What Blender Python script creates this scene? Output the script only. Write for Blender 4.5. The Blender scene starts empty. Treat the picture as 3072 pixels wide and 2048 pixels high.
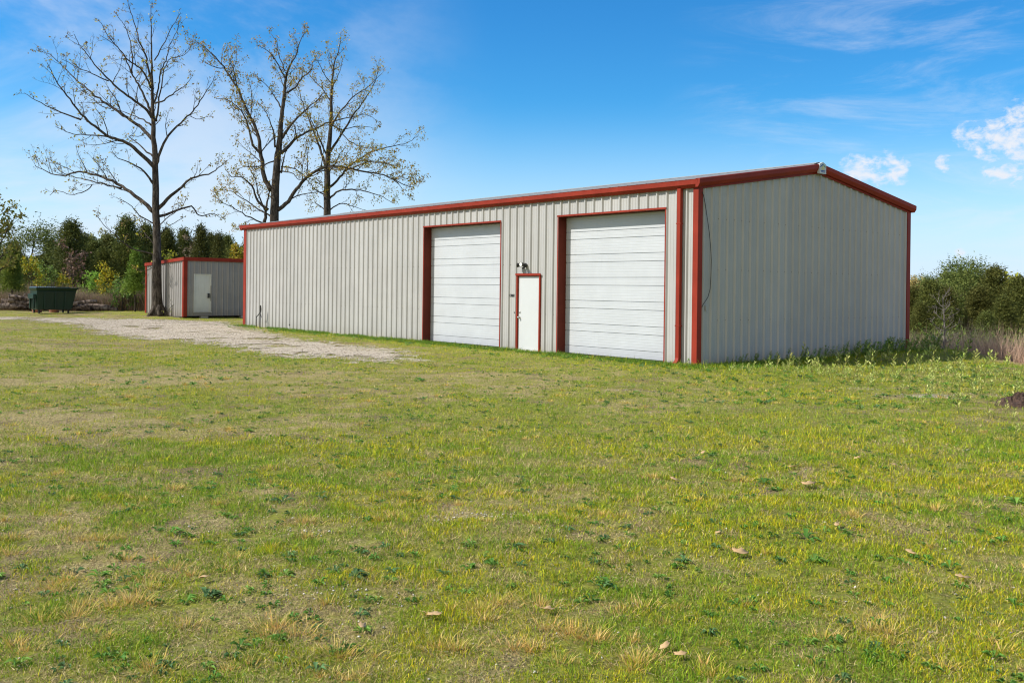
import bpy, math, random
import numpy as np
from mathutils import Vector, Matrix
C = bpy.context.scene
COL = C.collection
random.seed(7)
RNG = np.random.default_rng(11)

# ------------------------------------------------------------------ camera
F_PX, Y0, ROLL, CAM_H = 2868.24, 865.81, 0.01233, 1.738
cam = bpy.data.objects.new('camera', bpy.data.cameras.new('camera'))
COL.objects.link(cam)
cam.data.sensor_width = 36.0
cam.data.lens = F_PX / 3072 * 36
cam.data.shift_y = -(1024 - Y0) / 3072
cam.data.clip_start, cam.data.clip_end = 0.1, 6000
cam.matrix_world = Matrix.Translation((0, 0, CAM_H)) @ Matrix.Rotation(math.radians(90), 4, 'X') @ Matrix.Rotation(ROLL, 4, 'Z')
C.camera = cam

# ------------------------------------------------------------------ light
SUN_EL = math.radians(43)
SUN_AZ = math.atan2(-0.988, -0.150)            # bearing from +Y towards +X
sdir = Vector((math.sin(SUN_AZ) * math.cos(SUN_EL), math.cos(SUN_AZ) * math.cos(SUN_EL), math.sin(SUN_EL)))
sun = bpy.data.objects.new('sun', bpy.data.lights.new('sun', 'SUN'))
COL.objects.link(sun)
sun.data.energy = 4.6
sun.data.angle = math.radians(0.53)
sun.data.color = (1.0, 0.95, 0.87)
sun.rotation_euler = sdir.to_track_quat('Z', 'Y').to_euler()

W = bpy.data.worlds.new('World'); C.world = W; W.use_nodes = True
nt = W.node_tree; nt.nodes.clear()
def N(t, typ, **kw):
    n = t.nodes.new(typ)
    for k, v in kw.items():
        if k.startswith('i_'):
            n.inputs[k[2:].replace('_', ' ')].default_value = v
        else:
            setattr(n, k, v)
    return n
def math_(t, op, a, b=None, clamp=False):
    n = t.nodes.new('ShaderNodeMath'); n.operation = op; n.use_clamp = clamp
    for i, v in enumerate((a, b)):
        if v is None: continue
        if isinstance(v, (int, float)): n.inputs[i].default_value = v
        else: t.links.new(v, n.inputs[i])
    return n.outputs[0]
def ramp(t, src, a, b, lo=0.0, hi=1.0):
    n = t.nodes.new('ShaderNodeMapRange'); n.interpolation_type = 'SMOOTHSTEP'
    t.links.new(src, n.inputs[0])
    for i, v in zip((1, 2, 3, 4), (a, b, lo, hi)): n.inputs[i].default_value = v
    return n.outputs[0]
def mix(t, f, a, b, blend='MIX'):
    n = t.nodes.new('ShaderNodeMix'); n.data_type = 'RGBA'; n.blend_type = blend
    for s, v in ((0, f), (6, a), (7, b)):
        if isinstance(v, (int, float)): n.inputs[s].default_value = v
        elif isinstance(v, tuple): n.inputs[s].default_value = v if len(v) == 4 else (*v, 1)
        else: t.links.new(v, n.inputs[s])
    return n.outputs[2]
sky = N(nt, 'ShaderNodeTexSky', sky_type='NISHITA', sun_disc=False, sun_elevation=SUN_EL,
        sun_rotation=SUN_AZ % (2 * math.pi), altitude=200.0, air_density=1.0, dust_density=0.3, ozone_density=2.2)
hsv = N(nt, 'ShaderNodeHueSaturation', i_Saturation=1.34, i_Value=1.0, i_Hue=0.5)
nt.links.new(sky.outputs[0], hsv.inputs['Color'])
deep = mix(nt, 1.0, hsv.outputs[0], (0.44, 0.97, 1.17), 'MULTIPLY')
tc = N(nt, 'ShaderNodeTexCoord')
geo = tc.outputs['Generated']
def direction(x, y):
    u, v = x - 1536, y - Y0
    c, s = math.cos(ROLL), math.sin(ROLL)
    return Vector(((c * u + s * v) / F_PX, 1.0, -(-s * u + c * v) / F_PX)).normalized()
def dotmask(center, r_in, r_out):
    n = N(nt, 'ShaderNodeVectorMath', operation='DOT_PRODUCT')
    nt.links.new(geo, n.inputs[0]); n.inputs[1].default_value = center
    return ramp(nt, n.outputs['Value'], math.cos(r_out), math.cos(r_in))
def sky_noise(scale, detail, rough, stretch, rot=(0, 0, 0), dist=0.0, loc=(0, 0, 0)):
    m = N(nt, 'ShaderNodeMapping'); nt.links.new(geo, m.inputs[0])
    m.inputs['Scale'].default_value = stretch; m.inputs['Rotation'].default_value = rot; m.inputs['Location'].default_value = loc
    n = N(nt, 'ShaderNodeTexNoise', i_Scale=scale, i_Detail=detail, i_Roughness=rough, i_Distortion=dist)
    nt.links.new(m.outputs[0], n.inputs['Vector'])
    return n.outputs['Fac']
ci = sky_noise(2.6, 7, 0.62, (1.0, 1.0, 2.6), (0.0, -0.45, 0.0), 0.5)
ci2 = sky_noise(7.0, 8, 0.68, (0.6, 1.0, 3.2), (0.0, 0.3, 0.0), 0.8, (3, 1, 0))
veil = math_(nt, 'MULTIPLY', ramp(nt, ci, 0.37, 0.66), dotmask(direction(100, 420), 0.05, 0.46))
veil = math_(nt, 'MULTIPLY', veil, 0.60)
wisp = math_(nt, 'MULTIPLY', ramp(nt, ci2, 0.45, 0.78), dotmask(direction(2900, 330), 0.05, 0.30))
wisp = math_(nt, 'MULTIPLY', wisp, 0.34)
cn = sky_noise(62.0, 9, 0.62, (1, 1, 1.6), (0, 0, 0), 0.3, (0.3, 0, 0.1))
def puff(x, y, r):
    m = dotmask(direction(x, y), r * 0.05, r)
    return m
pm = None
for (x, y, r) in ((2550, 507, .016), (2590, 500, .022), (2640, 503, .024), (2690, 512, .018), (2835, 490, .011),
                  (2900, 405, .016), (2950, 412, .024), (3010, 425, .030), (3060, 400, .034), (3065, 345, .022), (3000, 500, .022), (3060, 495, .026),
                  (2880, 760, .007)):
    p = puff(x, y, r)
    pm = p if pm is None else math_(nt, 'MAXIMUM', pm, p)
puffs = math_(nt, 'MULTIPLY', ramp(nt, math_(nt, 'ADD', math_(nt, 'MULTIPLY', pm, 0.60), math_(nt, 'MULTIPLY', math_(nt, 'SUBTRACT', cn, 0.5), 2.7)), 0.14, 1.05), ramp(nt, pm, 0.0, 0.35))
# bright veil added behind the camera, out of view, to fill the shaded gable
back_fill = math_(nt, 'MULTIPLY', dotmask(Vector((-0.30, -0.90, 0.33)).normalized(), 0.30, 1.05), 0.9)
cl = math_(nt, 'MAXIMUM', math_(nt, 'MAXIMUM', veil, wisp), puffs, clamp=True)
sepz = N(nt, 'ShaderNodeSeparateXYZ'); nt.links.new(geo, sepz.inputs[0])
skyc = mix(nt, ramp(nt, sepz.outputs[2], 0.20, -0.02, 0.0, 0.92), deep, (5.3, 6.1, 7.7))
skyc = mix(nt, cl, skyc, (5.9, 6.2, 6.8))
skyc = mix(nt, back_fill, skyc, (8.0, 7.6, 6.8))
bg = N(nt, 'ShaderNodeBackground', i_Strength=0.10)
nt.links.new(skyc, bg.inputs[0])
wo = N(nt, 'ShaderNodeOutputWorld'); nt.links.new(bg.outputs[0], wo.inputs[0])
C.view_settings.view_transform = 'Standard'; C.view_settings.look = 'None'
C.view_settings.exposure = 0.5; C.view_settings.gamma = 1.0
C.cycles.max_bounces = 6; C.cycles.transparent_max_bounces = 4
C.cycles.use_denoising = True; C.cycles.filter_width = 1.15

# ------------------------------------------------------------------ helpers
def to_world(x, y, Y):
    d = direction(x, y); d = d / d.y
    return Vector((d.x * Y, Y, CAM_H + d.z * Y))
def on_ground(x, y, z=0.0):
    d = direction(x, y); t = (z - CAM_H) / d.z
    return (d.x * t, d.y * t)
def sstep(a, b, x):
    t = np.clip((x - a) / (b - a), 0, 1); return t * t * (3 - 2 * t)
def hash2(ix, iy, seed):
    with np.errstate(over='ignore'):
        h = (ix.astype(np.int64) * 374761393 + iy.astype(np.int64) * 668265263 + seed * 1442695041) & 0xFFFFFFFF
        h = ((h ^ (h >> 13)) * 1274126177) & 0xFFFFFFFF
        h = (h ^ (h >> 16)) & 0xFFFFFFFF
    return h / 4294967295.0
def vnoise(x, y, scale, seed=0):
    x = np.asarray(x, float) / scale; y = np.asarray(y, float) / scale
    ix, iy = np.floor(x), np.floor(y); fx, fy = x - ix, y - iy
    fx = fx * fx * (3 - 2 * fx); fy = fy * fy * (3 - 2 * fy)
    a, b = hash2(ix, iy, seed), hash2(ix + 1, iy, seed)
    c, d = hash2(ix, iy + 1, seed), hash2(ix + 1, iy + 1, seed)
    return (a * (1 - fx) + b * fx) * (1 - fy) + (c * (1 - fx) + d * fx) * fy
def fbm(x, y, scale, seed=0, oct=4):
    s, a, t = 0, 1.0, 0
    for i in range(oct):
        s = s + a * vnoise(x, y, scale / 2 ** i, seed + i * 17); t += a; a *= 0.55
    return s / t

def tag(o, label=None, cat=None, group=None, kind=None):
    if label: o['label'] = label
    if cat: o['category'] = cat
    if group: o['group'] = group
    if kind: o['kind'] = kind
    return o
def empty(name, loc=(0, 0, 0), rz=0.0):
    o = bpy.data.objects.new(name, None); COL.objects.link(o)
    o.location = loc; o.rotation_euler = (0, 0, rz); o.empty_display_size = 0.2
    return o
def link(name, me, mat, parent=None, smooth=False):
    if mat is not None and not me.materials: me.materials.append(mat)
    o = bpy.data.objects.new(name, me); COL.objects.link(o)
    if parent is not None: o.parent = parent
    if smooth: me.shade_smooth()
    return o
def np_mesh(name, V, T, col=None, quads=False, smooth=False, extra=None):
    V = np.ascontiguousarray(V, dtype=np.float32).reshape(-1, 3); T = np.ascontiguousarray(T, dtype=np.int32)
    k = T.shape[1]
    me = bpy.data.meshes.new(name)
    me.vertices.add(len(V)); me.vertices.foreach_set('co', V.ravel())
    me.loops.add(T.size); me.loops.foreach_set('vertex_index', T.ravel())
    me.polygons.add(len(T)); me.polygons.foreach_set('loop_start', np.arange(0, T.size, k, dtype=np.int32))
    try: me.polygons.foreach_set('loop_total', np.full(len(T), k, dtype=np.int32))
    except Exception: pass
    if col is not None:
        a = me.color_attributes.new('tint', 'FLOAT_COLOR', 'POINT')
        c4 = np.ones((len(V), 4), np.float32); c4[:, :3] = col
        a.data.foreach_set('color', c4.ravel())
    me.update(calc_edges=True)
    if smooth: me.shade_smooth()
    return me
class MB:
    def __init__(s): s.v = []; s.f = []
    def add(s, vs, fs):
        n = len(s.v); s.v += [tuple(v) for v in vs]; s.f += [tuple(i + n for i in f) for f in fs]; return s
    def box(s, x0, x1, y0, y1, z0, z1):
        return s.add([(x0, y0, z0), (x1, y0, z0), (x1, y1, z0), (x0, y1, z0), (x0, y0, z1), (x1, y0, z1), (x1, y1, z1), (x0, y1, z1)],
                     [(0, 3, 2, 1), (4, 5, 6, 7), (0, 1, 5, 4), (1, 2, 6, 5), (2, 3, 7, 6), (3, 0, 4, 7)])
    def sweep(s, prof, pts, caps=True):
        """closed profile rings placed at given frames: pts = list of functions (u,v)->xyz"""
        n = len(prof); base = len(s.v)
        for fr in pts: s.v += [tuple(fr(*p)) for p in prof]
        for k in range(len(pts) - 1):
            for i in range(n):
                a, b = base + k * n + i, base + k * n + (i + 1) % n
                s.f.append((a, b, b + n, a + n))
        if caps:
            s.f.append(tuple(base + i for i in range(n))[::-1]); s.f.append(tuple(base + (len(pts) - 1) * n + i for i in range(n)))
        return s
    def tube(s, pts, radii, sides=6, caps=True):
        pts = [Vector(p) for p in pts]
        if isinstance(radii, (int, float)): radii = [radii] * len(pts)
        base = len(s.v); up = None
        for i, p in enumerate(pts):
            t = (pts[min(i + 1, len(pts) - 1)] - pts[max(i - 1, 0)])
            if t.length < 1e-9: t = Vector((0, 0, 1))
            t.normalize()
            if up is None: up = t.orthogonal().normalized()
            else:
                up = up - t * up.dot(t)
                up = up.normalized() if up.length > 1e-6 else t.orthogonal().normalized()
            b = t.cross(up)
            for k in range(sides):
                a = 2 * math.pi * k / sides
                s.v.append(tuple(p + (up * math.cos(a) + b * math.sin(a)) * radii[i]))
        for i in range(len(pts) - 1):
            for k in range(sides):
                a, c = base + i * sides + k, base + i * sides + (k + 1) % sides
                s.f.append((a, c, c + sides, a + sides))
        if caps:
            s.f.append(tuple(base + k for k in range(sides))[::-1])
            s.f.append(tuple(base + (len(pts) - 1) * sides + k for k in range(sides)))
        return s
    def mesh(s, name, bevel=0.0):
        me = bpy.data.meshes.new(name); me.from_pydata(s.v, [], s.f); me.update(); return me
    def build(s, name, mat, parent=None, smooth=False, bevel=0.0):
        o = link(name, s.mesh(name), mat, parent, smooth)
        if bevel:
            m = o.modifiers.new('bevel', 'BEVEL'); m.width = bevel; m.segments = 2; m.limit_method = 'ANGLE'
        return o

# ------------------------------------------------------------------ materials
def material(name):
    m = bpy.data.materials.new(name); m.use_nodes = True
    t = m.node_tree; b = t.nodes['Principled BSDF']
    return m, t, b
def obj_noise(t, scale, detail=4, rough=0.6, stretch=(1, 1, 1), dist=0.0, coord='Object'):
    tc = N(t, 'ShaderNodeTexCoord'); m = N(t, 'ShaderNodeMapping')
    t.links.new(tc.outputs[coord], m.inputs[0]); m.inputs['Scale'].default_value = stretch
    n = N(t, 'ShaderNodeTexNoise', i_Scale=scale, i_Detail=detail, i_Roughness=rough, i_Distortion=dist)
    t.links.new(m.outputs[0], n.inputs['Vector'])
    return n.outputs['Fac']
def add_bump(t, b, h, strength=0.3, dist=0.02):
    bm = N(t, 'ShaderNodeBump', i_Strength=strength, i_Distance=dist)
    t.links.new(h, bm.inputs['Height']); t.links.new(bm.outputs[0], b.inputs['Normal'])
def painted(name, col, rough=0.45, var=0.1, dirt=(0.25, 0.22, 0.18), dirt_amt=0.12, dirt_z=0.5, spec=0.4, streak=True, metal=0.0, panels=False):
    m, t, b = material(name)
    n1 = obj_noise(t, 1.3, 5, 0.6)
    c = mix(t, ramp(t, n1, 0.3, 0.75), tuple(v * (1 - var) for v in col), tuple(min(1, v * (1 + var * 0.6)) for v in col))
    if streak:
        n2 = obj_noise(t, 3.0, 6, 0.65, (6, 6, 0.35))
        c = mix(t, math_(t, 'MULTIPLY', ramp(t, n2, 0.5, 0.8), dirt_amt), c, dirt)
    # mud splash and dust that has settled low on the panel
    tc = N(t, 'ShaderNodeTexCoord'); sx = N(t, 'ShaderNodeSeparateXYZ'); t.links.new(tc.outputs['Object'], sx.inputs[0])
    n3 = obj_noise(t, 5.0, 5, 0.7)
    low = ramp(t, math_(t, 'ADD', sx.outputs[2], math_(t, 'MULTIPLY', n3, 0.35)), 0.12, dirt_z, 1, 0)
    c = mix(t, math_(t, 'MULTIPLY', low, dirt_amt * 2.5, True), c, dirt)
    if panels:
        dp_ = N(t, 'ShaderNodeVectorMath', operation='DOT_PRODUCT'); t.links.new(tc.outputs['Object'], dp_.inputs[0])
        dp_.inputs[1].default_value = (math.cos(2.2615) + math.sin(2.2615), math.sin(2.2615) - math.cos(2.2615), 0)
        fl_ = math_(t, 'FLOOR', math_(t, 'DIVIDE', dp_.outputs['Value'], 0.93))
        wn = N(t, 'ShaderNodeTexWhiteNoise', noise_dimensions='1D'); t.links.new(fl_, wn.inputs['W'])
        hv = N(t, 'ShaderNodeHueSaturation'); t.links.new(c, hv.inputs['Color']); t.links.new(ramp(t, wn.outputs['Value'], 0, 1, 0.95, 1.045), hv.inputs['Value']); c = hv.outputs[0]
    t.links.new(c, b.inputs['Base Color'])
    b.inputs['Roughness'].default_value = rough; b.inputs['Specular IOR Level'].default_value = spec
    b.inputs['Metallic'].default_value = metal
    add_bump(t, b, obj_noise(t, 2.2, 3, 0.5), 0.22, 0.02)
    return m
M = {}
M['siding'] = painted('light_grey_painted_siding', (0.385, 0.378, 0.358), 0.5, 0.05, (0.27, 0.24, 0.19), 0.13, 0.6, panels=True)
M['shed_siding'] = painted('shed_siding', (0.28, 0.265, 0.25), 0.5, 0.10, (0.20, 0.17, 0.14), 0.28, 0.9)
M['red'] = painted('brick_red_trim_paint', (0.245, 0.031, 0.016), 0.5, 0.16, (0.34, 0.11, 0.07), 0.12, 0.3, spec=0.12)
M['shade_red'] = painted('recess_shade_red_paint', (0.13, 0.028, 0.018), 0.7, 0.2, (0.10, 0.06, 0.05), 0.15, 0.4, spec=0.1)  # trim red darkened: shade of the door recess put into the colour
M['white'] = painted('white_door_paint', (0.50, 0.515, 0.51), 0.4, 0.03, (0.50, 0.50, 0.50), 0.16, 0.5)
M['panel_white'] = painted('white_overhead_door_paint', (0.46, 0.478, 0.49), 0.42, 0.05, (0.33, 0.34, 0.36), 0.22, 0.6)
M['shed_white'] = painted('weathered_white_door', (0.60, 0.60, 0.55), 0.5, 0.08, (0.30, 0.27, 0.2), 0.25, 0.9)
M['roof'] = painted('galvalume_roof', (0.27, 0.285, 0.285), 0.55, 0.08, (0.4, 0.38, 0.35), 0.1, -5)
M['concrete'] = painted('concrete_slab', (0.48, 0.44, 0.38), 0.9, 0.15, (0.25, 0.2, 0.15), 0.3, 0.2)
M['black'] = painted('black_plastic', (0.02, 0.02, 0.02), 0.45, 0.1, (0.1, 0.1, 0.1), 0.05)
M['bright_metal'] = painted('bare_metal', (0.6, 0.6, 0.58), 0.25, 0.05, streak=False, metal=0.9)
M['iron'] = painted('dark_iron', (0.035, 0.035, 0.035), 0.55, 0.3, (0.12, 0.07, 0.04), 0.2)
M['pvc'] = painted('white_pipe', (0.7, 0.7, 0.68), 0.4, 0.05)
M['lens'] = painted('lamp_lens', (0.75, 0.75, 0.70), 0.15, 0.02, streak=False)
M['void'] = painted('underfloor_gap_dark', (0.03, 0.028, 0.025), 0.9, 0.1)
M['dump_green'] = painted('dumpster_green', (0.005, 0.028, 0.012), 0.45, 0.25, (0.06, 0.05, 0.03), 0.2, 0.6)
M['lid'] = painted('dumpster_lid', (0.035, 0.04, 0.045), 0.22, 0.1, (0.2, 0.2, 0.2), 0.1, -5, spec=0.9)
M['terracotta'] = painted('terracotta', (0.33, 0.12, 0.065), 0.85, 0.2, (0.2, 0.12, 0.08), 0.3)
M['blue'] = painted('sign_blue', (0.02, 0.05, 0.25), 0.4, 0.05, streak=False)
M['signgreen'] = painted('sign_green', (0.10, 0.30, 0.16), 0.4, 0.05, streak=False)
M['signyellow'] = painted('sign_yellow', (0.55, 0.52, 0.22), 0.4, 0.05, streak=False)

def bark(name, c1, c2, scale=9.0, lichen=0.15):
    m, t, b = material(name)
    n = obj_noise(t, scale, 6, 0.7, (1, 1, 0.28), 0.6)
    c = mix(t, ramp(t, n, 0.38, 0.66), c1, c2)
    n2 = obj_noise(t, 2.5, 5, 0.7)
    c = mix(t, math_(t, 'MULTIPLY', ramp(t, n2, 0.55, 0.75), lichen), c, (0.34, 0.35, 0.28))
    t.links.new(c, b.inputs['Base Color']); b.inputs['Roughness'].default_value = 0.9
    b.inputs['Specular IOR Level'].default_value = 0.15
    add_bump(t, b, n, 0.9, 0.05)
    return m
M['bark'] = bark('oak_bark', (0.030, 0.024, 0.018), (0.115, 0.095, 0.075))
M['bark_dark'] = bark('dark_bark', (0.03, 0.024, 0.018), (0.09, 0.07, 0.055))
M['bark_pale'] = bark('pale_bark', (0.09, 0.078, 0.065), (0.28, 0.25, 0.21))
M['log'] = bark('weathered_log', (0.035, 0.025, 0.02), (0.26, 0.20, 0.16), 5.0, 0.35)

def leafy(name, transl=0.35, rough=0.6, spec=0.25, boost=1.0):
    m, t, b = material(name)
    a = N(t, 'ShaderNodeAttribute', attribute_name='tint')
    oi = N(t, 'ShaderNodeObjectInfo')
    h = N(t, 'ShaderNodeHueSaturation')
    t.links.new(a.outputs['Color'], h.inputs['Color'])
    t.links.new(ramp(t, oi.outputs['Random'], 0, 1, 0.485, 0.512), h.inputs['Hue'])
    t.links.new(ramp(t, oi.outputs['Random'], 0, 1, boost * 0.82, boost * 1.15), h.inputs['Value'])
    t.links.new(h.outputs[0], b.inputs['Base Color'])
    b.inputs['Roughness'].default_value = rough; b.inputs['Specular IOR Level'].default_value = spec
    tr = N(t, 'ShaderNodeBsdfTranslucent'); t.links.new(h.outputs[0], tr.inputs[0])
    ms = N(t, 'ShaderNodeMixShader'); ms.inputs[0].default_value = transl
    t.links.new(b.outputs[0], ms.inputs[1]); t.links.new(tr.outputs[0], ms.inputs[2])
    t.links.new(ms.outputs[0], t.nodes['Material Output'].inputs[0])
    return m
M['leaf'] = leafy('leaf_green')
M['needle'] = leafy('evergreen_needles', 0.22, 0.7, 0.15)
M['blade'] = leafy('grass_blades', 0.30, 0.6, 0.15)
M['drystem'] = leafy('dry_stems', 0.25, 0.8, 0.1)

# ------------------------------------------------------------------ site plan
CX, CY, YAW, LEN, WID, HE, HP = 4.2878, 22.1568, 2.2615, 24.86, 9.62, 4.10, 4.86
D = Vector((math.cos(YAW), math.sin(YAW), 0)); G = Vector((math.sin(YAW), -math.cos(YAW), 0))
def in_building(x, y, pad=0.0):
    dx, dy = np.asarray(x) - CX, np.asarray(y) - CY
    a = dx * D.x + dy * D.y; g = dx * G.x + dy * G.y
    return (a > -pad) & (a < LEN + pad) & (g > -pad) & (g < WID + pad)
def wall_coords(x, y):
    dx, dy = np.asarray(x) - CX, np.asarray(y) - CY
    return dx * D.x + dy * D.y, dx * G.x + dy * G.y
def height(x, y):
    x = np.asarray(x, float); y = np.asarray(y, float)
    r = np.hypot(x, y)
    z = (fbm(x, y, 1.4, 3, 3) - 0.5) * 0.07 + (fbm(x, y, 7.0, 9, 2) - 0.5) * 0.10
    a, g = wall_coords(x, y)
    near = np.maximum(np.maximum(-a, a - LEN), np.maximum(-g, g - WID))
    z = z * sstep(0.0, 2.0, near) - 0.005
    z = z - 0.60 * sstep(12.3, 17.5, x) * sstep(10, 20, y) - 0.5 * sstep(16, 40, x) * sstep(20, 40, y)
    z = z - 0.7 * sstep(0.8, 6.0, g - WID) * sstep(0.0, 5.0, x - 4)
    z = z + 0.16 * np.exp(-((x + 21) ** 2 + (y - 54) ** 2) / 18.0)
    z = z + 0.16 * np.exp(-((a + 1.5) / 1.1) ** 2) * sstep(4, 8, g) * (1 - sstep(10, 13, g))
    z = z + 0.012 * np.maximum(0, y - 75)
    return z
# gravel drive outline, from where its edge meets the ground
DRIVE = [on_ground(*p) for p in ((-260, 955), (60, 951), (250, 953), (431, 956), (560, 961), (700, 966), (735, 978), (830, 1000), (940, 1018), (1060, 1034),
        (1161, 1046), (1249, 1062), (1260, 1078), (1190, 1084), (1011, 1087), (829, 1068), (636, 1040), (442, 1014), (276, 995), (166, 973), (30, 958), (-260, 962))]
def seg_dist(x, y, P):
    """signed distance to the outline, positive inside"""
    x = np.asarray(x, float); y = np.asarray(y, float)
    dm = np.full(x.shape, 1e9); ins = np.zeros(x.shape, bool)
    n = len(P)
    for i in range(n):
        (x0, y0), (x1, y1) = P[i], P[(i + 1) % n]
        ex, ey = x1 - x0, y1 - y0; L2 = ex * ex + ey * ey + 1e-12
        t = np.clip(((x - x0) * ex + (y - y0) * ey) / L2, 0, 1)
        dm = np.minimum(dm, np.hypot(x - x0 - t * ex, y - y0 - t * ey))
        if y0 != y1:
            ins ^= ((y0 > y) != (y1 > y)) & (x < ex * (y - y0) / ey + x0)
    return np.where(ins, dm, -dm)
def drive_mask(x, y):
    d = seg_dist(x, y, DRIVE)
    n = fbm(x, y, 2.2, 41, 4); n2 = fbm(x * 0.8 - y * 0.3, y * 1.6, 1.0, 43, 3)
    return d + (n - 0.5) * 1.8 + (n2 - 0.5) * 1.1 - 0.15
# soft spots of the lawn: (px, py, radius x, radius y, lush, straw, pale)
SPOTS = []
for (px, py, rx, ry, lu, st, pa) in (
    (450, 1140, 6.0, 1.6, -0.35, 0.55, 0.0), (1150, 1125, 5.0, 1.2, -0.25, 0.35, 0.1), (60, 1240, 2.2, 1.0, -0.40, 0.45, 0.0),
    (330, 1290, 1.6, 0.7, -0.3, 0.35, 0.0), (680, 1340, 1.0, 0.5, 0.50, -0.3, 0.0), (560, 1380, 1.3, 0.35, 0.45, -0.2, 0.0),
    (900, 1210, 2.5, 0.9, 0.30, -0.2, 0.0), (2000, 1180, 3.0, 1.2, 0.0, 0.15, 0.05), (2700, 1186, 0.9, 0.30, -0.6, 0.0, 1.0), (2800, 1194, 0.8, 0.24, -0.5, 0.0, 0.9), (2560, 1165, 0.7, 0.25, -0.4, 0.0, 0.5),
    (1900, 1170, 0.6, 0.18, -0.4, 0.0, 0.7), (2930, 1186, 0.7, 0.28, -0.5, 0.0, 0.8), (940, 1600, 0.22, 0.10, -0.5, 0.1, 0.7), (1330, 1560, 0.35, 0.12, -0.4, 0.1, 0.6),
    (1060, 1790, 0.30, 0.12, -0.4, 0.1, 0.6), (1500, 1560, 0.3, 0.1, -0.3, 0.1, 0.5), (2700, 1330, 3.0, 1.4, 0.35, -0.2, 0.0), (2900, 1500, 1.8, 0.9, 0.30, -0.15, 0.0),
    (2400, 1300, 1.5, 0.6, 0.22, -0.1, 0.0), (500, 1790, 0.9, 0.25, -0.3, 0.3, 0.0), (1150, 1900, 1.0, 0.3, -0.25, 0.25, 0.0), (1700, 1830, 0.8, 0.3, -0.25, 0.25, 0.0),
    (700, 1850, 0.5, 0.25, -0.3, 0.35, 0.0), (200, 1080, 5.0, 1.5, 0.30, -0.1, 0.0), (150, 1040, 3.0, 0.5, -0.2, 0.1, 0.5), (2300, 1440, 1.6, 0.5, 0.15, 0.1, 0.0)):
    gx, gy = on_ground(px, py); SPOTS.append((gx, gy, rx, ry, lu, st, pa))
def lawn(x, y):
    """lush (green), straw (dead thatch), pale (bare gravelly soil), each 0..1"""
    x = np.asarray(x, float); y = np.asarray(y, float)
    lu = 0.64 + 0.75 * (fbm(x, y, 2.6, 21, 3) - 0.5) + 1.1 * (fbm(x, y, 0.45, 23, 3) - 0.5) + 1.0 * (fbm(x, y, 0.16, 24, 2) - 0.5) + 0.012 * x
    st = 0.36 + 0.8 * (fbm(x, y, 1.5, 31, 3) - 0.5) + 1.2 * (fbm(x, y, 0.35, 33, 2) - 0.5)
    pa = 1.5 * (fbm(x, y, 0.9, 37, 3) - 0.70)
    for (gx, gy, rx, ry, a, b, c) in SPOTS:
        w = np.exp(-(((x - gx) / rx) ** 2 + ((y - gy) / ry) ** 2))
        lu = lu + .6 * a * w; st = st + .6 * b * w; pa = pa + .8 * c * w
    a, g = wall_coords(x, y)
    wf = np.exp(-np.maximum(0, -g) / 0.55) * (g < 0.2) * (a > -1) * (a < LEN + 1)
    wg = np.exp(-np.maximum(0, -a) / 1.1) * (a < 0.2) * (g > -1) * (g < WID + 4)
    lu = lu + 0.8 * np.maximum(wf, wg); st = st - 0.5 * np.maximum(wf, wg)
    far = sstep(12.0, 13.5, x) * sstep(18, 24, y)
    lu = lu * (1 - far); st = st * (1 - far) + 0.9 * far
    dm = drive_mask(x, y)
    pa = pa + 0.5 * sstep(-1.2, 0.2, dm)
    return np.clip(lu, 0, 1), np.clip(st, 0, 1), np.clip(pa, 0, 1)

# ------------------------------------------------------------------ ground
def stretched(lo, hi, step, far):
    core = list(np.arange(lo, hi + step / 2, step)); s = step; v = core[-1]; out = []
    while v < far: s *= 1.35; v += s; out.append(v)
    s = step; v = core[0]; pre = []
    while v > -far: s *= 1.35; v -= s; pre.append(v)
    return np.array(pre[::-1] + core + out)
gxs = stretched(-30, 16, 0.13, 2500); gys = stretched(2, 50, 0.13, 2500)
GX, GY = np.meshgrid(gxs, gys, indexing='xy')
GZ = height(GX, GY)
nx, ny = len(gxs), len(gys)
idx = np.arange(nx * ny).reshape(ny, nx)
Q = np.stack([idx[:-1, :-1], idx[:-1, 1:], idx[1:, 1:], idx[1:, :-1]], -1).reshape(-1, 4)
lu, st, pa = lawn(GX, GY)
me = np_mesh('ground', np.stack([GX, GY, GZ], -1), Q, np.stack([lu.ravel(), st.ravel(), pa.ravel()], -1), smooth=True)
m, t, b = material('lawn_soil')
a = N(t, 'ShaderNodeAttribute', attribute_name='tint'); sp = N(t, 'ShaderNodeSeparateColor'); t.links.new(a.outputs['Color'], sp.inputs[0])
fine = obj_noise(t, 60, 5, 0.75); mid = obj_noise(t, 9, 5, 0.7); streaks = obj_noise(t, 38, 4, 0.7, (1, 0.45, 1), 1.5)
soil = mix(t, ramp(t, fine, 0.35, 0.7), (0.085, 0.062, 0.032), (0.38, 0.285, 0.15))
straw = mix(t, ramp(t, streaks, 0.35, 0.7), (0.15, 0.12, 0.05), (0.56, 0.45, 0.20))
green = mix(t, ramp(t, mid, 0.3, 0.7), (0.075, 0.095, 0.012), (0.29, 0.32, 0.030))
green = mix(t, ramp(t, fine, 0.4, 0.75, 0.0, 0.7), green, (0.33, 0.27, 0.09))
pale = mix(t, ramp(t, fine, 0.35, 0.65), (0.38, 0.31, 0.22), (0.60, 0.53, 0.42))
c = mix(t, ramp(t, math_(t, 'ADD', sp.outputs[1], math_(t, 'MULTIPLY', math_(t, 'SUBTRACT', streaks, 0.5), 0.9)), 0.2, 0.65), soil, straw)
c = mix(t, ramp(t, math_(t, 'ADD', sp.outputs[0], math_(t, 'MULTIPLY', math_(t, 'SUBTRACT', mid, 0.5), 1.3)), 0.12, 0.72, 0.0, 0.9), c, green)
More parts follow.
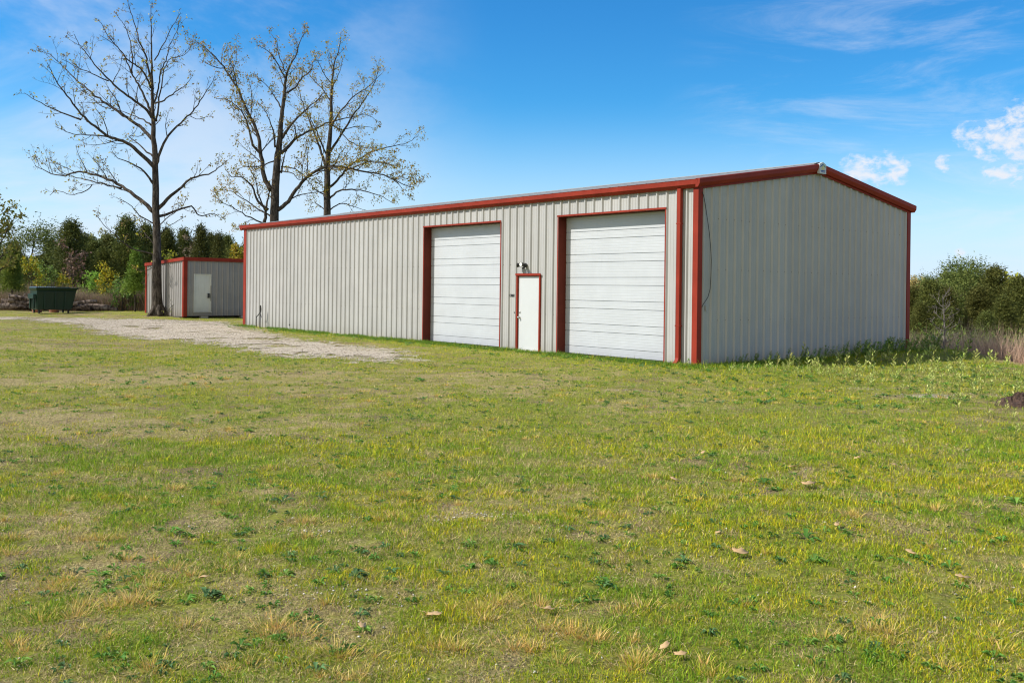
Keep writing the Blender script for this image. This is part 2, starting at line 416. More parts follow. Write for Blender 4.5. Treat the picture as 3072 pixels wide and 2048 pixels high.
c = mix(t, ramp(t, math_(t, 'ADD', sp.outputs[2], math_(t, 'MULTIPLY', math_(t, 'SUBTRACT', mid, 0.5), 0.8)), 0.3, 0.7), c, pale)
t.links.new(c, b.inputs['Base Color']); b.inputs['Roughness'].default_value = 0.95; b.inputs['Specular IOR Level'].default_value = 0.1
add_bump(t, b, fine, 0.8, 0.03)
tag(link('ground', me, m), 'patchy spring lawn of thin green and straw coloured turf', kind='structure')

# gravel drive: a sheet just above the soil with a ragged edge
cs = 0.13
dx = np.arange(-34, 1, cs); dy = np.arange(18, 50, cs)
PX, PY = np.meshgrid(dx, dy); m_ = drive_mask(PX + cs / 2, PY + cs / 2)
keep = (m_ > 0.25 + 0.9 * (hash2(np.round(PX / cs), np.round(PY / cs), 5) - 0.5)) & ~in_building(PX, PY, 0.5)
# grassy islands that have grown through the gravel
isl = fbm(PX, PY, 1.3, 77, 4) > 0.66
keep &= ~isl
JX = PX + (hash2(np.round(PX / cs), np.round(PY / cs), 8) - .5) * cs * .5; JY = PY + (hash2(np.round(PX / cs), np.round(PY / cs), 9) - .5) * cs * .5
hz = height(JX, JY) + 0.006 + 0.012 * sstep(0.0, 0.7, m_)
idx = np.arange(PX.size).reshape(PX.shape)
Q = np.stack([idx[:-1, :-1], idx[:-1, 1:], idx[1:, 1:], idx[1:, :-1]], -1)[keep[:-1, :-1]]
us, inv = np.unique(Q, return_inverse=True)
V = np.stack([JX.ravel(), JY.ravel(), hz.ravel()], -1)[us]
me = np_mesh('gravel_drive', V, inv.reshape(-1, 4), smooth=True)
m, t, b = material('gravel')
vor = N(t, 'ShaderNodeTexVoronoi', i_Scale=26.0); tcn = N(t, 'ShaderNodeTexCoord'); t.links.new(tcn.outputs['Object'], vor.inputs['Vector'])
sc_ = N(t, 'ShaderNodeSeparateColor'); t.links.new(vor.outputs['Color'], sc_.inputs[0])
c = mix(t, sc_.outputs[0], (0.36, 0.30, 0.21), (0.64, 0.545, 0.42))
c = mix(t, ramp(t, obj_noise(t, 1.1, 5, 0.7), 0.45, 0.7), c, (0.40, 0.34, 0.23))
t.links.new(c, b.inputs['Base Color']); b.inputs['Roughness'].default_value = 0.92
add_bump(t, b, vor.outputs['Distance'], 1.0, 0.035)
tag(link('gravel_drive', me, m), 'pale gravel drive running past the long wall', kind='structure')

# ------------------------------------------------------------------ building
def frame_front(a, o, z): return Vector((CX, CY, 0)) + D * a - G * o + Vector((0, 0, z))     # o = out of the front wall
def frame_gable(a, o, z): return Vector((CX, CY, 0)) + G * a - D * o + Vector((0, 0, z))
def rib_profile(a0, a1, phase, period, cuts=()):
    """outline along the wall: (a, offset) of a ribbed steel sheet"""
    P = []
    k0 = math.floor((a0 - phase) / period) - 1; k1 = math.ceil((a1 - phase) / period) + 1
    for k in range(k0, k1 + 1):
        c = phase + k * period
        P += [(c - 0.048, 0), (c - 0.016, 0.039), (c + 0.016, 0.039), (c + 0.048, 0)]
        for m_ in (0.34, 0.66):
            q = c + period * m_; P += [(q - 0.016, 0), (q - 0.008, 0.005), (q + 0.008, 0.005), (q + 0.016, 0)]
    def off(a):
        for (x0, o0), (x1, o1) in zip(P, P[1:]):
            if x0 <= a <= x1: return o0 + (o1 - o0) * (a - x0) / max(1e-9, x1 - x0)
        return 0
    out = [(a0, off(a0))] + [p for p in P if a0 < p[0] < a1] + [(a1, off(a1))]
    for c in cuts:
        if a0 < c < a1: out.append((c, off(c)))
    out.sort()
    return out
def ribbed_wall(name, fr, a0, a1, phase, period, ztop, zbot=0.0, holes=(), mat=None, parent=None, base_off=0.0):
    cuts = [c for h in holes for c in h[:2]]
    P = rib_profile(a0, a1, phase, period, cuts); mb = MB()
    for (x0, o0), (x1, o1) in zip(P, P[1:]):
        if x1 - x0 < 1e-6: continue
        mid = (x0 + x1) / 2; zb0, zb1 = zbot, zbot
        for (h0, h1, hz_) in holes:
            if h0 < mid < h1: zb0 = zb1 = hz_
        mb.add([fr(x0, o0 + base_off, zb0), fr(x1, o1 + base_off, zb1), fr(x1, o1 + base_off, ztop(x1)), fr(x0, o0 + base_off, ztop(x0))], [(0, 1, 2, 3)])
    return mb.build(name, mat, parent)
bld = empty('metal_building', (CX, CY, 0)); tag(bld, 'long light grey ribbed metal workshop with brick red trim and two white overhead doors', 'building')
bld.matrix_world = Matrix.Translation((CX, CY, 0))
def par(o): o.parent = bld; o.matrix_parent_inverse = bld.matrix_world.inverted(); return o
def brick(name, fr, a0, a1, o0, o1, z0, z1, mat, parent=None, bevel=0.004):
    mb = MB(); c = [fr(a, o, z) for z in (z0, z1) for (a, o) in ((a0, o0), (a1, o0), (a1, o1), (a0, o1))]
    mb.add(c, [(0, 3, 2, 1), (4, 5, 6, 7), (0, 1, 5, 4), (1, 2, 6, 5), (2, 3, 7, 6), (3, 0, 4, 7)])
    return mb.build(name, mat, parent, bevel=bevel)
def bricks(name, fr, L, mat, parent=None, bevel=0.003):
    mb = MB()
    for (a0, a1, o0, o1, z0, z1) in L:
        c = [fr(a, o, z) for z in (z0, z1) for (a, o) in ((a0, o0), (a1, o0), (a1, o1), (a0, o1))]
        mb.add(c, [(0, 3, 2, 1), (4, 5, 6, 7), (0, 1, 5, 4), (1, 2, 6, 5), (2, 3, 7, 6), (3, 0, 4, 7)])
    return mb.build(name, mat, parent, bevel=bevel)
D1 = (7.25, 11.15, 3.66); D2 = (0.975, 4.745, 3.68); DE = (5.47, 6.49, 2.14)
par(ribbed_wall('front_wall', frame_front, 0.05, LEN - 0.05, 0.628, 0.3115, lambda a: 4.16, 0.0, (D1, D2, DE), M['siding']))
gtop = lambda a: HE + (HP - HE) * (1 - abs(a - WID / 2) / (WID / 2)) + 0.04
P_ = par(ribbed_wall('gable_wall', frame_gable, 0.05, WID - 0.05, 0.804, 0.298, gtop, 0.0, (), M['siding']))
fr_back = lambda a, o, z: frame_front(a, -WID - o, z)
fr_left = lambda a, o, z: frame_gable(a, -LEN - o, z)
par(ribbed_wall('back_wall', fr_back, 0.05, LEN - 0.05, 0.628, 0.3115, lambda a: 4.16, 0.0, (), M['siding']))
par(ribbed_wall('side_wall', fr_left, 0.05, WID - 0.05, 0.804, 0.298, gtop, 0.0, (), M['siding']))
# slab edge
par(bricks('slab', frame_front, [(-0.03, LEN + 0.03, -WID - 0.03, 0.03, -0.6, -0.004)], M['concrete'], bevel=0.01))
# screws along the girts: small round heads
def screws(name, fr, a0, a1, phase, period, zs, seed, holes=()):
    rnd = random.Random(seed); mb = MB(); k = 0
    a = phase
    while a < a1:
        for z in zs:
            if rnd.random() < 0.8 and not any(h[0] - .08 < a - .055 < h[1] + .08 and z < h[2] + .08 for h in holes):
                for da in (-0.055,):
                    q = a + da; r = 0.010
                    ring = [fr(q + r * math.cos(i * math.pi / 3), 0.006, z + r * math.sin(i * math.pi / 3)) for i in range(6)]
                    ring2 = [fr(q + r * .6 * math.cos(i * math.pi / 3), 0.011, z + r * .6 * math.sin(i * math.pi / 3)) for i in range(6)]
                    mb.add(ring + ring2, [(i, (i + 1) % 6, 6 + (i + 1) % 6, 6 + i) for i in range(6)] + [tuple(range(6, 12))])
        a += period
    return mb.build(name, M['iron'])
tag(par(screws('wall_screws', frame_front, 0.4, 24.6, 5.0 - 0.3115 * 14, 0.3115, (1.05, 2.42), 3, (D1, D2, DE, (0.0, 0.62, 9)))), None, None, None, 'stuff')
tag(par(screws('wall_screws', frame_gable, 0.4, 9.2, 0.804, 0.298, (1.05, 2.25, 3.45), 4)), None, None, None, 'stuff')
# roof
def roof_side(sign):
    P = rib_profile(-0.08, LEN + 0.08, 0.628, 0.3115); mb = MB()
    g_e = -0.06 if sign < 0 else WID + 0.06; g_r = WID / 2
    z_e, z_r = 4.315, 5.12
    for (x0, o0), (x1, o1) in zip(P, P[1:]):
        q = [frame_front(x0, -g_e, z_e + o0 * .6), frame_front(x1, -g_e, z_e + o1 * .6), frame_front(x1, -g_r, z_r + o1 * .6), frame_front(x0, -g_r, z_r + o0 * .6)]
        mb.add(q, [(0, 1, 2, 3)])
    # underside
    mb.add([frame_front(-0.08, -g_e, z_e - 0.02), frame_front(LEN + 0.08, -g_e, z_e - 0.02), frame_front(LEN + 0.08, -g_r, z_r - 0.02), frame_front(-0.08, -g_r, z_r - 0.02)], [(0, 3, 2, 1)])
    return mb
r1 = roof_side(-1); r2 = roof_side(1); r1.add(r2.v, r2.f)
roof = par(r1.build('roof', M['roof']))
rc = MB()
rc.sweep([(-0.16, 5.135), (0, 5.165), (0.16, 5.135), (0.16, 5.12), (0, 5.15), (-0.16, 5.12)],
         [(lambda u, v, A=A: frame_front(A, -WID / 2 + u, v)) for A in (-0.09, LEN + 0.09)])
par(rc.build('ridge_cap', M['roof']))
# gutters and rake trim
GP = [(0.0, 4.125), (0.085, 4.125), (0.15, 4.20), (0.155, 4.305), (0.165, 4.318), (0.14, 4.318), (0.0, 4.30)]
def gutter(fr, a0, a1):
    mb = MB(); A = [a0, a1]
    mb.sweep([(o, z) for o, z in GP], [(lambda u, v, q=q: fr(q, u, v)) for q in A])
    return mb.build('gutter', M['red'], bevel=0.004)
g1 = par(gutter(frame_front, -0.10, LEN + 0.30))
par(gutter(fr_back, -0.10, LEN + 0.30))
for q in (3.05, 6.1, 9.15, 12.2, 15.25, 18.3, 21.35, 24.4):
    seams = MB(); seams.sweep([(o + 0.003 * (1 if o > 0.05 else 0), z + (0.002 if z > 4.25 else -0.002)) for o, z in GP], [(lambda u, v, k=k: frame_front(k, u, v)) for k in (q - 0.02, q + 0.02)])
    so = seams.build('gutter_seam', M['red']); so.parent = g1; so.matrix_parent_inverse = Matrix.Identity(4)
def rake(fr, ends):
    mb = MB()
    prof = [(0.0, -0.02), (0.075, -0.02), (0.13, 0.065), (0.135, 0.165), (0.12, 0.18), (0.0, 0.18)]
    st_ = lambda a: gtop(a) - 0.01
    for (q0, q1) in ((-0.15, WID / 2 - 0.13), (WID / 2 + 0.13, WID + 0.15)):
        def hh(q): return HE + 0.03 + (HP - HE) * (1 - abs(q - WID / 2) / (WID / 2))
        mb.sweep([(o, z) for o, z in prof], [(lambda u, v, q=q: fr(q, 0.036 + u, hh(q) + 0.045 + v)) for q in (q0, q1)])
        mb.sweep([(0.0, -0.075), (0.018, -0.075), (0.018, -0.022), (0.0, -0.022)], [(lambda u, v, q=q: fr(q, 0.036 + u, hh(q) + 0.045 + v)) for q in (max(q0, 0.0), min(q1, WID))])
    hp = HE + 0.03 + (HP - HE)
    mb.sweep([(-0.14, -0.075), (0.14, -0.075), (0.14, 0.17), (0, 0.195), (-0.14, 0.17)], [(lambda u, v, o_=o_: fr(WID / 2 + u, o_, hp + 0.03 + v)) for o_ in (0.036, 0.095)])
    return mb.build('rake_trim', M['red'], bevel=0.004)
par(rake(frame_gable, 0)); par(rake(fr_left, 0))
# corner trims
CT = [(0.0, 0.0)]
def corner(fa, fb, ca, cb, name='corner_trim'):
    """angle wrapping the corner: fa and fb are its two wall frames"""
    mb = MB()
    for fr, s0, s1 in ((fa, ca[0], ca[1]), (fb, cb[0], cb[1])):
        c = [fr(a, o, z) for z in (0.0, 4.13) for (a, o) in ((s0, 0.041), (s1, 0.041), (s1, 0.049), (s0, 0.049))]
        mb.add(c, [(0, 3, 2, 1), (4, 5, 6, 7), (0, 1, 5, 4), (1, 2, 6, 5), (2, 3, 7, 6), (3, 0, 4, 7)])
        c = [fr(a, o, z) for z in (0.0, 4.13) for (a, o) in ((s1 - 0.006, 0.0), (s1, 0.0), (s1, 0.0405), (s1 - 0.006, 0.0405))]
        mb.add(c, [(0, 3, 2, 1), (4, 5, 6, 7), (0, 1, 5, 4), (1, 2, 6, 5), (2, 3, 7, 6), (3, 0, 4, 7)])
    return par(mb.build(name, M['red']))
corner(frame_front, frame_gable, (-0.049, 0.105), (-0.0405, 0.115))
fr_front_r = lambda a, o, z: frame_front(LEN - a, o, z)
corner(fr_front_r, fr_left, (-0.049, 0.19), (-0.0405, 0.17))
fr_gable_r = lambda a, o, z: frame_gable(WID - a, o, z)
corner(fr_back, fr_gable_r, (-0.049, 0.15), (-0.0405, 0.13))
corner(lambda a, o, z: fr_back(LEN - a, o, z), lambda a, o, z: fr_left(WID - a, o, z), (-0.049, 0.15), (-0.0405, 0.15))
# downspout with elbow and shoe
ds = MB()
def ring(fr, a0, a1, o0, o1, z): return [fr(a0, o0, z), fr(a1, o0, z), fr(a1, o1, z), fr(a0, o1, z)]
lv = [ring(frame_front, 0.42, 0.53, 0.04, 0.13, 4.13), ring(frame_front, 0.42, 0.53, 0.04, 0.13, 0.16), ring(frame_front, 0.42, 0.53, 0.06, 0.16, 0.09), ring(frame_front, 0.42, 0.53, 0.13, 0.23, 0.04)]
base = []
for L_ in lv: base += L_
fs = []
for k in range(3):
    for i in range(4): fs.append((k * 4 + i, k * 4 + (i + 1) % 4, k * 4 + 4 + (i + 1) % 4, k * 4 + 4 + i))
ds.add(base, fs + [(12, 13, 14, 15)])
dsp = par(ds.build('downspout', M['red'], bevel=0.008))
for z in (0.9, 3.3): bricks('strap', frame_front, [(0.405, 0.545, 0.036, 0.135, z, z + 0.03)], M['red'], None).parent = dsp
for o in bpy.data.objects:
    if o.name.startswith('strap') and o.parent == dsp: o.matrix_parent_inverse = Matrix.Identity(4)

# openings: overhead doors
def child(o, p):
    o.parent = p; o.matrix_parent_inverse = Matrix.Identity(4); return o
def overhead(a0, a1, top, label):
    e = bpy.data.meshes.new('overhead_door')
    mb = MB(); R = 0.27                                        # depth of the recess
    P = []; z = 0.02; sec = (top - 0.02) / 6.0
    fine_n = 5
    for s in range(6):
        for (f0, f1) in ((0.0, 0.335), (0.335, 1.0)):
            z0, z1 = z + sec * f0, z + sec * f1
            P += [(z0, -0.004), (z0 + 0.010, -0.004), (z0 + 0.012, 0.016)]
            n = 3 if f1 < 0.5 else 6
            for i in range(1, n):
                q = z0 + (z1 - z0) * i / n
                P += [(q - 0.012, 0.016), (q - 0.005, 0.0148), (q + 0.005, 0.0148), (q + 0.012, 0.016)]
            P += [(z1 - 0.010, 0.016), (z1, -0.004)]
        z += sec
    for (z0, o0), (z1, o1) in zip(P, P[1:]):
        mb.add([frame_front(a0 - 0.02, -R + o0, z0), frame_front(a1 + 0.02, -R + o0, z0), frame_front(a1 + 0.02, -R + o1, z1), frame_front(a0 - 0.02, -R + o1, z1)], [(0, 1, 2, 3)])
    mb.add([frame_front(a0 - .02, -R - .05, 0.0), frame_front(a1 + .02, -R - .05, 0.0), frame_front(a1 + .02, -R - .05, top + .02), frame_front(a0 - .02, -R - .05, top + .02)], [(0, 3, 2, 1)])
    d = par(mb.build('overhead_door', M['panel_white'])); d['label'] = label
    for q in ((a1, a1 + 0.008, -R - 0.04, 0.037, 0.0, top), (a0 - 0.008, a0, -R - 0.04, 0.037, 0.0, top)): child(bricks('jamb', frame_front, [q], M['shade_red']), d)
    child(bricks('header', frame_front, [(a0 - 0.008, a1 + 0.008, -R - 0.04, 0.037, top + 0.001, top + 0.009)], M['shade_red']), d)
    L = [(a1 + 0.009, a1 + 0.045, 0.0355, 0.041, 0.0, top + 0.045), (a0 - 0.045, a0 - 0.009, 0.0355, 0.041, 0.0, top + 0.045), (a0 - 0.05, a1 + 0.05, 0.042, 0.055, top + 0.004, top + 0.05)]
    fr = bricks('door_frame', frame_front, L, M['red']); child(fr, d)
    s = bricks('bottom_seal', frame_front, [(a0, a1, -R + 0.0, -R + 0.03, -0.003, 0.03)], M['black']); child(s, d)
    sill = bricks('sill', frame_front, [(a0 - 0.1, a1 + 0.1, -R - 0.04, 0.12, -0.08, -0.004)], M['concrete']); child(sill, d)
overhead(D1[0], D1[1], D1[2], 'white ribbed overhead door farther from the camera')
overhead(D2[0], D2[1], D2[2], 'white ribbed overhead door nearer the building corner')
# entry door: knob on the far (left) side
a0, a1, top = DE
ed = par(brick('entry_door', frame_front, a0 + 0.05, a1 - 0.05, -0.045, -0.005, 0.03, top - 0.05, M['white'], bevel=0.004))
child(bricks('door_frame', frame_front, [(a1 - 0.049, a1, -0.06, 0.045, 0.0, top), (a0, a0 + 0.049, -0.06, 0.045, 0.0, top), (a0, a1, -0.06, 0.045, top - 0.048, top),
      (a0 - 0.03, a1 + 0.03, 0.046, 0.062, top - 0.03, top + 0.03)], M['red']), ed)
child(bricks('threshold', frame_front, [(a0 + .05, a1 - .05, -0.06, 0.06, 0.0, 0.026)], M['concrete']), ed)
kb = MB(); ka = a1 - 0.115
kb.tube([frame_front(ka, o_, 0.93) for o_ in (-0.004, 0.004, 0.010, 0.035, 0.045, 0.065, 0.078)], [0.034, 0.034, 0.014, 0.013, 0.026, 0.029, 0.015], 12)
child(kb.build('knob', M['bright_metal'], smooth=True), ed)
kb = MB(); kb.tube([frame_front(ka, o_, 1.08) for o_ in (-0.004, 0.010, 0.022)], [0.032, 0.031, 0.018], 12)
child(kb.build('deadbolt', M['bright_metal'], smooth=True), ed)
kb = MB(); kb.box(-.03, .03, -.012, .012, -.05, .05)
# doorbell-size key box left of the door
child(bricks('key_box', frame_front, [(a1 + 0.06, a1 + 0.085, 0.036, 0.05, 1.04, 1.08)], M['black']), ed)
# flood light with two heads
la, lz = 6.10, 2.40
fl = par(MB().tube([frame_front(la, 0.034, lz), frame_front(la, 0.05, lz), frame_front(la, 0.085, lz - 0.01)], [0.062, 0.062, 0.05], 14).build('flood_light', M['black'], smooth=False))
child(MB().tube([frame_front(la, 0.075, lz - 0.045), frame_front(la, 0.10, lz - 0.075), frame_front(la, 0.15, lz - 0.085)], [0.026, 0.03, 0.028], 10).build('motion_sensor', M['black']), fl)
for (da, dz, mt) in ((0.20, 0.0, 1), (-0.03, 0.035, -1)):
    p0 = frame_front(la, 0.08, lz); p1 = frame_front(la + da * 0.55, 0.13, lz + dz * .6); p2 = frame_front(la + da * 0.95, 0.19 if mt > 0 else 0.24, lz + dz - (0.0 if mt > 0 else 0.02))
    hd = child(MB().tube([p0, p1, p1 + (p2 - p1) * 0.15, p2], [0.012, 0.014, 0.045, 0.066], 14).build('lamp_head', M['black']), fl)
    dn = (p2 - p1).normalized()
    child(MB().tube([p2 - dn * 0.002, p2 + dn * 0.004], [0.058, 0.05], 14).build('lens', M['lens']), hd)
# house number
for i, ch in enumerate('13068'):
    cu = bpy.data.curves.new('digit', 'FONT'); cu.body = ch; cu.size = 0.105; cu.extrude = 0.003; cu.align_x = 'CENTER'; cu.offset = 0.002
    cu.materials.append(M['black'])
    tmp = bpy.data.objects.new('tmp', cu); COL.objects.link(tmp)
    dme = bpy.data.meshes.new_from_object(tmp); dme.name = 'number_digit'; bpy.data.objects.remove(tmp)
    if not dme.materials: dme.materials.append(M['black'])
    o = bpy.data.objects.new('number_digit', dme); COL.objects.link(o)
    p = frame_front(6.815 - i * 0.052, 0.012, 1.51)
    rx = Matrix((( -D.x, 0, -G.x), (-D.y, 0, -G.y), (0, 1, 0))).to_4x4()
    o.matrix_world = Matrix.Translation(p) @ rx
    mw = o.matrix_world.copy(); o.parent = bld; o.matrix_parent_inverse = bld.matrix_world.inverted(); o.matrix_world = mw
# cable and outlet on the gable
cp = [(0.085, 4.03), (0.14, 3.92), (0.194, 3.75), (0.25, 3.52), (0.31, 3.28), (0.359, 3.06), (0.41, 2.75), (0.436, 2.455), (0.43, 2.1), (0.405, 1.78), (0.33, 1.60), (0.216, 1.477), (0.15, 1.42), (0.12, 1.366)]
par(MB().tube([frame_gable(a, 0.055, z) for a, z in cp], 0.0075, 6).build('cable', M['black']))
par(bricks('outlet_cover', frame_gable, [(0.27, 0.34, 0.0, 0.045, 1.28, 1.40)], M['siding']))
# maker's plate at the peak
hp = HE + 0.03 + (HP - HE) + 0.03
pl = MB(); pc = WID / 2
pl.sweep([(-0.15, -0.07), (0.15, -0.07), (0.15, 0.175), (0, 0.235), (-0.15, 0.175)], [(lambda u, v, o_=o_: frame_gable(pc + u, o_, hp + v)) for o_ in (0.12, 0.19)])
plate = par(pl.build('peak_plate', M['white']))
def flat(pts, o0, o1, mat, name):
    mb = MB(); mb.sweep(pts, [(lambda u, v, o_=o_: frame_gable(pc + u, o_, hp + v)) for o_ in (o0, o1)]); return child(mb.build(name, mat), plate)
flat([(-0.12, 0.115), (0, 0.185), (0, 0.16), (-0.12, 0.09)], 0.19, 0.196, M['blue'], 'emblem_roof')
flat([(0.002, 0.185), (0.12, 0.115), (0.12, 0.09), (0.002, 0.16)], 0.19, 0.196, M['signgreen'], 'emblem_roof')
flat([(-0.06, 0.03), (0.06, 0.03), (0.06, 0.10), (0, 0.135), (-0.06, 0.10)], 0.19, 0.195, M['signyellow'], 'emblem_field')
flat([(-0.10, -0.005), (0.10, -0.005), (0.10, 0.015), (-0.10, 0.015)], 0.19, 0.195, M['blue'], 'emblem_band')
flat([(-0.075, -0.035), (0.09, -0.035), (0.09, -0.02), (-0.075, -0.02)], 0.19, 0.195, M['blue'], 'emblem_band')

# ------------------------------------------------------------------ shed
SX, SY = -16.80, 49.0
SG = (Vector((-20.4, 53.3, 0)) - Vector((SX, SY, 0))); SLEN = SG.length; SG.normalize()
SD = Vector((-SG.y, SG.x, 0)); SD = SD if SD.x > 0 else -SD
shed = empty('metal_shed', (SX, SY, 0)); tag(shed, 'small flat roofed grey metal shed with red trim behind the bare tree', 'shed')
shed.matrix_world = Matrix.Translation((SX, SY, 0))
def sp_(o): o.parent = shed; o.matrix_parent_inverse = shed.matrix_world.inverted(); return o
SWID = 6.2; SB = 0.13; ST = 3.02
sf = lambda a, o, z: Vector((SX, SY, 0)) + SD * a - SG * o + Vector((0, 0, z))      # front wall
sl = lambda a, o, z: Vector((SX, SY, 0)) + SG * a - SD * o + Vector((0, 0, z))      # left wall
stopf = lambda a: ST; sback = 2.78
stopl = lambda a: ST + (sback - ST) * a / SLEN
DS = (0.50, 1.42, 2.30)
sp_(ribbed_wall('front_wall', sf, 0.02, SWID, 0.26, 0.3, stopf, SB, (DS,), M['shed_siding']))
sp_(bricks('wall_base', sf, [(DS[0], DS[1], -0.02, 0.03, SB, 0.33)], M['shed_siding']))
sp_(ribbed_wall('side_wall', sl, 0.02, SLEN, 0.2, 0.3, stopl, SB - 0.05, (), M['shed_siding']))
sp_(ribbed_wall('back_wall', lambda a, o, z: sf(a, -SLEN - o, z), 0.02, SWID, 0.26, 0.3, lambda a: sback, SB, (), M['shed_siding']))
sp_(ribbed_wall('far_wall', lambda a, o, z: sl(a, -SWID - o, z), 0.02, SLEN, 0.2, 0.3, stopl, SB, (), M['shed_siding']))
rm = MB()
c = [sf(a, o, z) for (z_f, z_b) in ((ST - 0.02, sback - 0.02), (ST + 0.10, sback + 0.10)) for (a, o, z) in ((-0.05, 0.06, z_f), (SWID + 0.05, 0.06, z_f), (SWID + 0.05, -SLEN - 0.06, z_b), (-0.05, -SLEN - 0.06, z_b))]
rm.add(c, [(0, 3, 2, 1), (4, 5, 6, 7), (0, 1, 5, 4), (1, 2, 6, 5), (2, 3, 7, 6), (3, 0, 4, 7)])
sp_(rm.build('roof', M['roof']))
fm = MB()
c = [sf(a, o, z) for z in (ST - 0.06, ST + 0.13) for (a, o) in ((-0.07, 0.061), (SWID + 0.07, 0.061), (SWID + 0.07, 0.09), (-0.07, 0.09))]
fm.add(c, [(0, 3, 2, 1), (4, 5, 6, 7), (0, 1, 5, 4), (1, 2, 6, 5), (2, 3, 7, 6), (3, 0, 4, 7)])
z0, z1 = ST - 0.04, ST + 0.13; y0_, y1_ = sback - 0.04, sback + 0.13
c = [sl(-0.09, 0.05, z0), sl(SLEN + 0.05, 0.05, y0_), sl(SLEN + 0.05, 0.085, y0_), sl(-0.09, 0.085, z0), sl(-0.09, 0.05, z1), sl(SLEN + 0.05, 0.05, y1_), sl(SLEN + 0.05, 0.085, y1_), sl(-0.09, 0.085, z1)]
fm.add(c, [(0, 3, 2, 1), (4, 5, 6, 7), (0, 1, 5, 4), (1, 2, 6, 5), (2, 3, 7, 6), (3, 0, 4, 7)])
sp_(fm.build('fascia', M['red']))
for fr, s0, s1, zt in ((sf, -0.045, 0.15, ST - 0.06), (sl, -0.036, 0.17, ST - 0.05), (sl, SLEN - 0.14, SLEN + 0.03, sback - 0.04)):
    tm = MB(); c = [fr(a, o, z) for z in (SB - 0.04, zt) for (a, o) in ((s0, 0.0), (s1, 0.0), (s1, 0.045), (s0, 0.045))]
    tm.add(c, [(0, 3, 2, 1), (4, 5, 6, 7), (0, 1, 5, 4), (1, 2, 6, 5), (2, 3, 7, 6), (3, 0, 4, 7)])
    sp_(tm.build('corner_trim', M['red'], bevel=0.004))
dp = MB()
def dbox(a0, a1, o0, o1, z0, z1):
    c = [sf(a, o, z) for z in (z0, z1) for (a, o) in ((a0, o0), (a1, o0), (a1, o1), (a0, o1))]
    dp.add(c, [(0, 3, 2, 1), (4, 5, 6, 7), (0, 1, 5, 4), (1, 2, 6, 5), (2, 3, 7, 6), (3, 0, 4, 7)])
dbox(0.54, 1.38, -0.06, -0.02, 0.34, 2.28)
for (u0, u1) in ((0.62, 0.91), (1.01, 1.30)):
    for (v0, v1) in ((0.50, 0.98), (1.12, 1.62), (1.78, 2.12)):
        for q in ((u0, u1, v0, v0 + .02), (u0, u1, v1 - .02, v1), (u0, u0 + .02, v0 + .02, v1 - .02), (u1 - .02, u1, v0 + .02, v1 - .02)):
            dbox(q[0], q[1], -0.019, -0.009, q[2], q[3])
sd = sp_(dp.build('shed_door', M['shed_white']))
fr_ = MB(); dp_ = dp; dp = fr_
dbox(0.50, 0.539, -0.06, 0.03, 0.33, 2.30); dbox(1.381, 1.42, -0.06, 0.03, 0.33, 2.30); dbox(0.539, 1.381, -0.06, 0.03, 2.281, 2.30); dbox(0.48, 1.46, 0.031, 0.06, 0.30, 0.335)
child(fr_.build('door_frame', M['shed_white']), sd)
fr_ = MB(); dp = fr_; dbox(1.24, 1.33, -0.008, 0.06, 1.06, 1.30); child(fr_.build('lock_box', M['iron']), sd)
fr_ = MB(); dp = fr_; dbox(1.388, 1.412, 0.031, 0.036, 0.9, 1.7); child(fr_.build('hinge_strip', M['black']), sd)
# concrete blocks under the floor
for q in (0.9, 3.1, 5.4):
    fr_ = MB(); dp = fr_; dbox(q, q + 0.40, -0.25, -0.03, -0.03, SB - 0.003); sp_(fr_.build('support_block', M['concrete']))
fr_ = MB(); dp = fr_; dbox(0.0, SWID, -SLEN, -0.6, 0.0, SB - 0.01); sp_(fr_.build('dark_gap_fill', M['void']))  # near-black block added to paint in the dark gap under the floor

# ------------------------------------------------------------------ dumpster
dmp = empty('dumpster', (-25.3, 52.6, 0), math.radians(42)); tag(dmp, 'dark green steel dumpster on casters beside the log pile', 'dumpster')
b_ = MB()
def loft(mb, L):
    n = len(L[0]); base = len(mb.v)
    for r in L: mb.v += [tuple(p) for p in r]
    for k in range(len(L) - 1):
        for i in range(n): mb.f.append((base + k * n + i, base + k * n + (i + 1) % n, base + k * n + n + (i + 1) % n, base + k * n + n + i))
R4 = lambda x0, x1, y0, y1, z: [(x0, y0, z), (x1, y0, z), (x1, y1, z), (x0, y1, z)]
loft(b_, [R4(-.90, .86, -.55, .55, .20), R4(-.93, .93, -.58, .58, .75), R4(-.95, 1.00, -.62, .60, 1.22), R4(-1.0, 1.16, -.68, .64, 1.33), R4(-1.0, 1.20, -.70, .66, 1.36), R4(-1.0, 1.20, -.70, .66, 1.40),
          R4(-.94, 1.12, -.62, .58, 1.40), R4(-.88, .90, -.54, .52, .30)])
b_.f.append((0, 3, 2, 1)); n = len(b_.v); b_.f.append((n - 4, n - 3, n - 2, n - 1))
body = b_.build('body', M['dump_green'], dmp, bevel=0.012)
rb = MB()
for x in (-.55, .0, .5): rb.box(x - .035, x + .035, -.64, -.585, .25, 1.15)
rb.box(-.95, .95, -.66, -.60, 1.16, 1.22)
rb.build('rib', M['dump_green'], dmp, bevel=0.006)
fp = MB(); fp.box(-1.10, -.955, -.50, .50, .80, 1.05); fp.box(-1.06, -.955, -.40, -.30, .25, .80); fp.box(-1.06, -.955, .28, .38, .25, .80)
fp.build('fork_pocket', M['dump_green'], dmp, bevel=0.01)
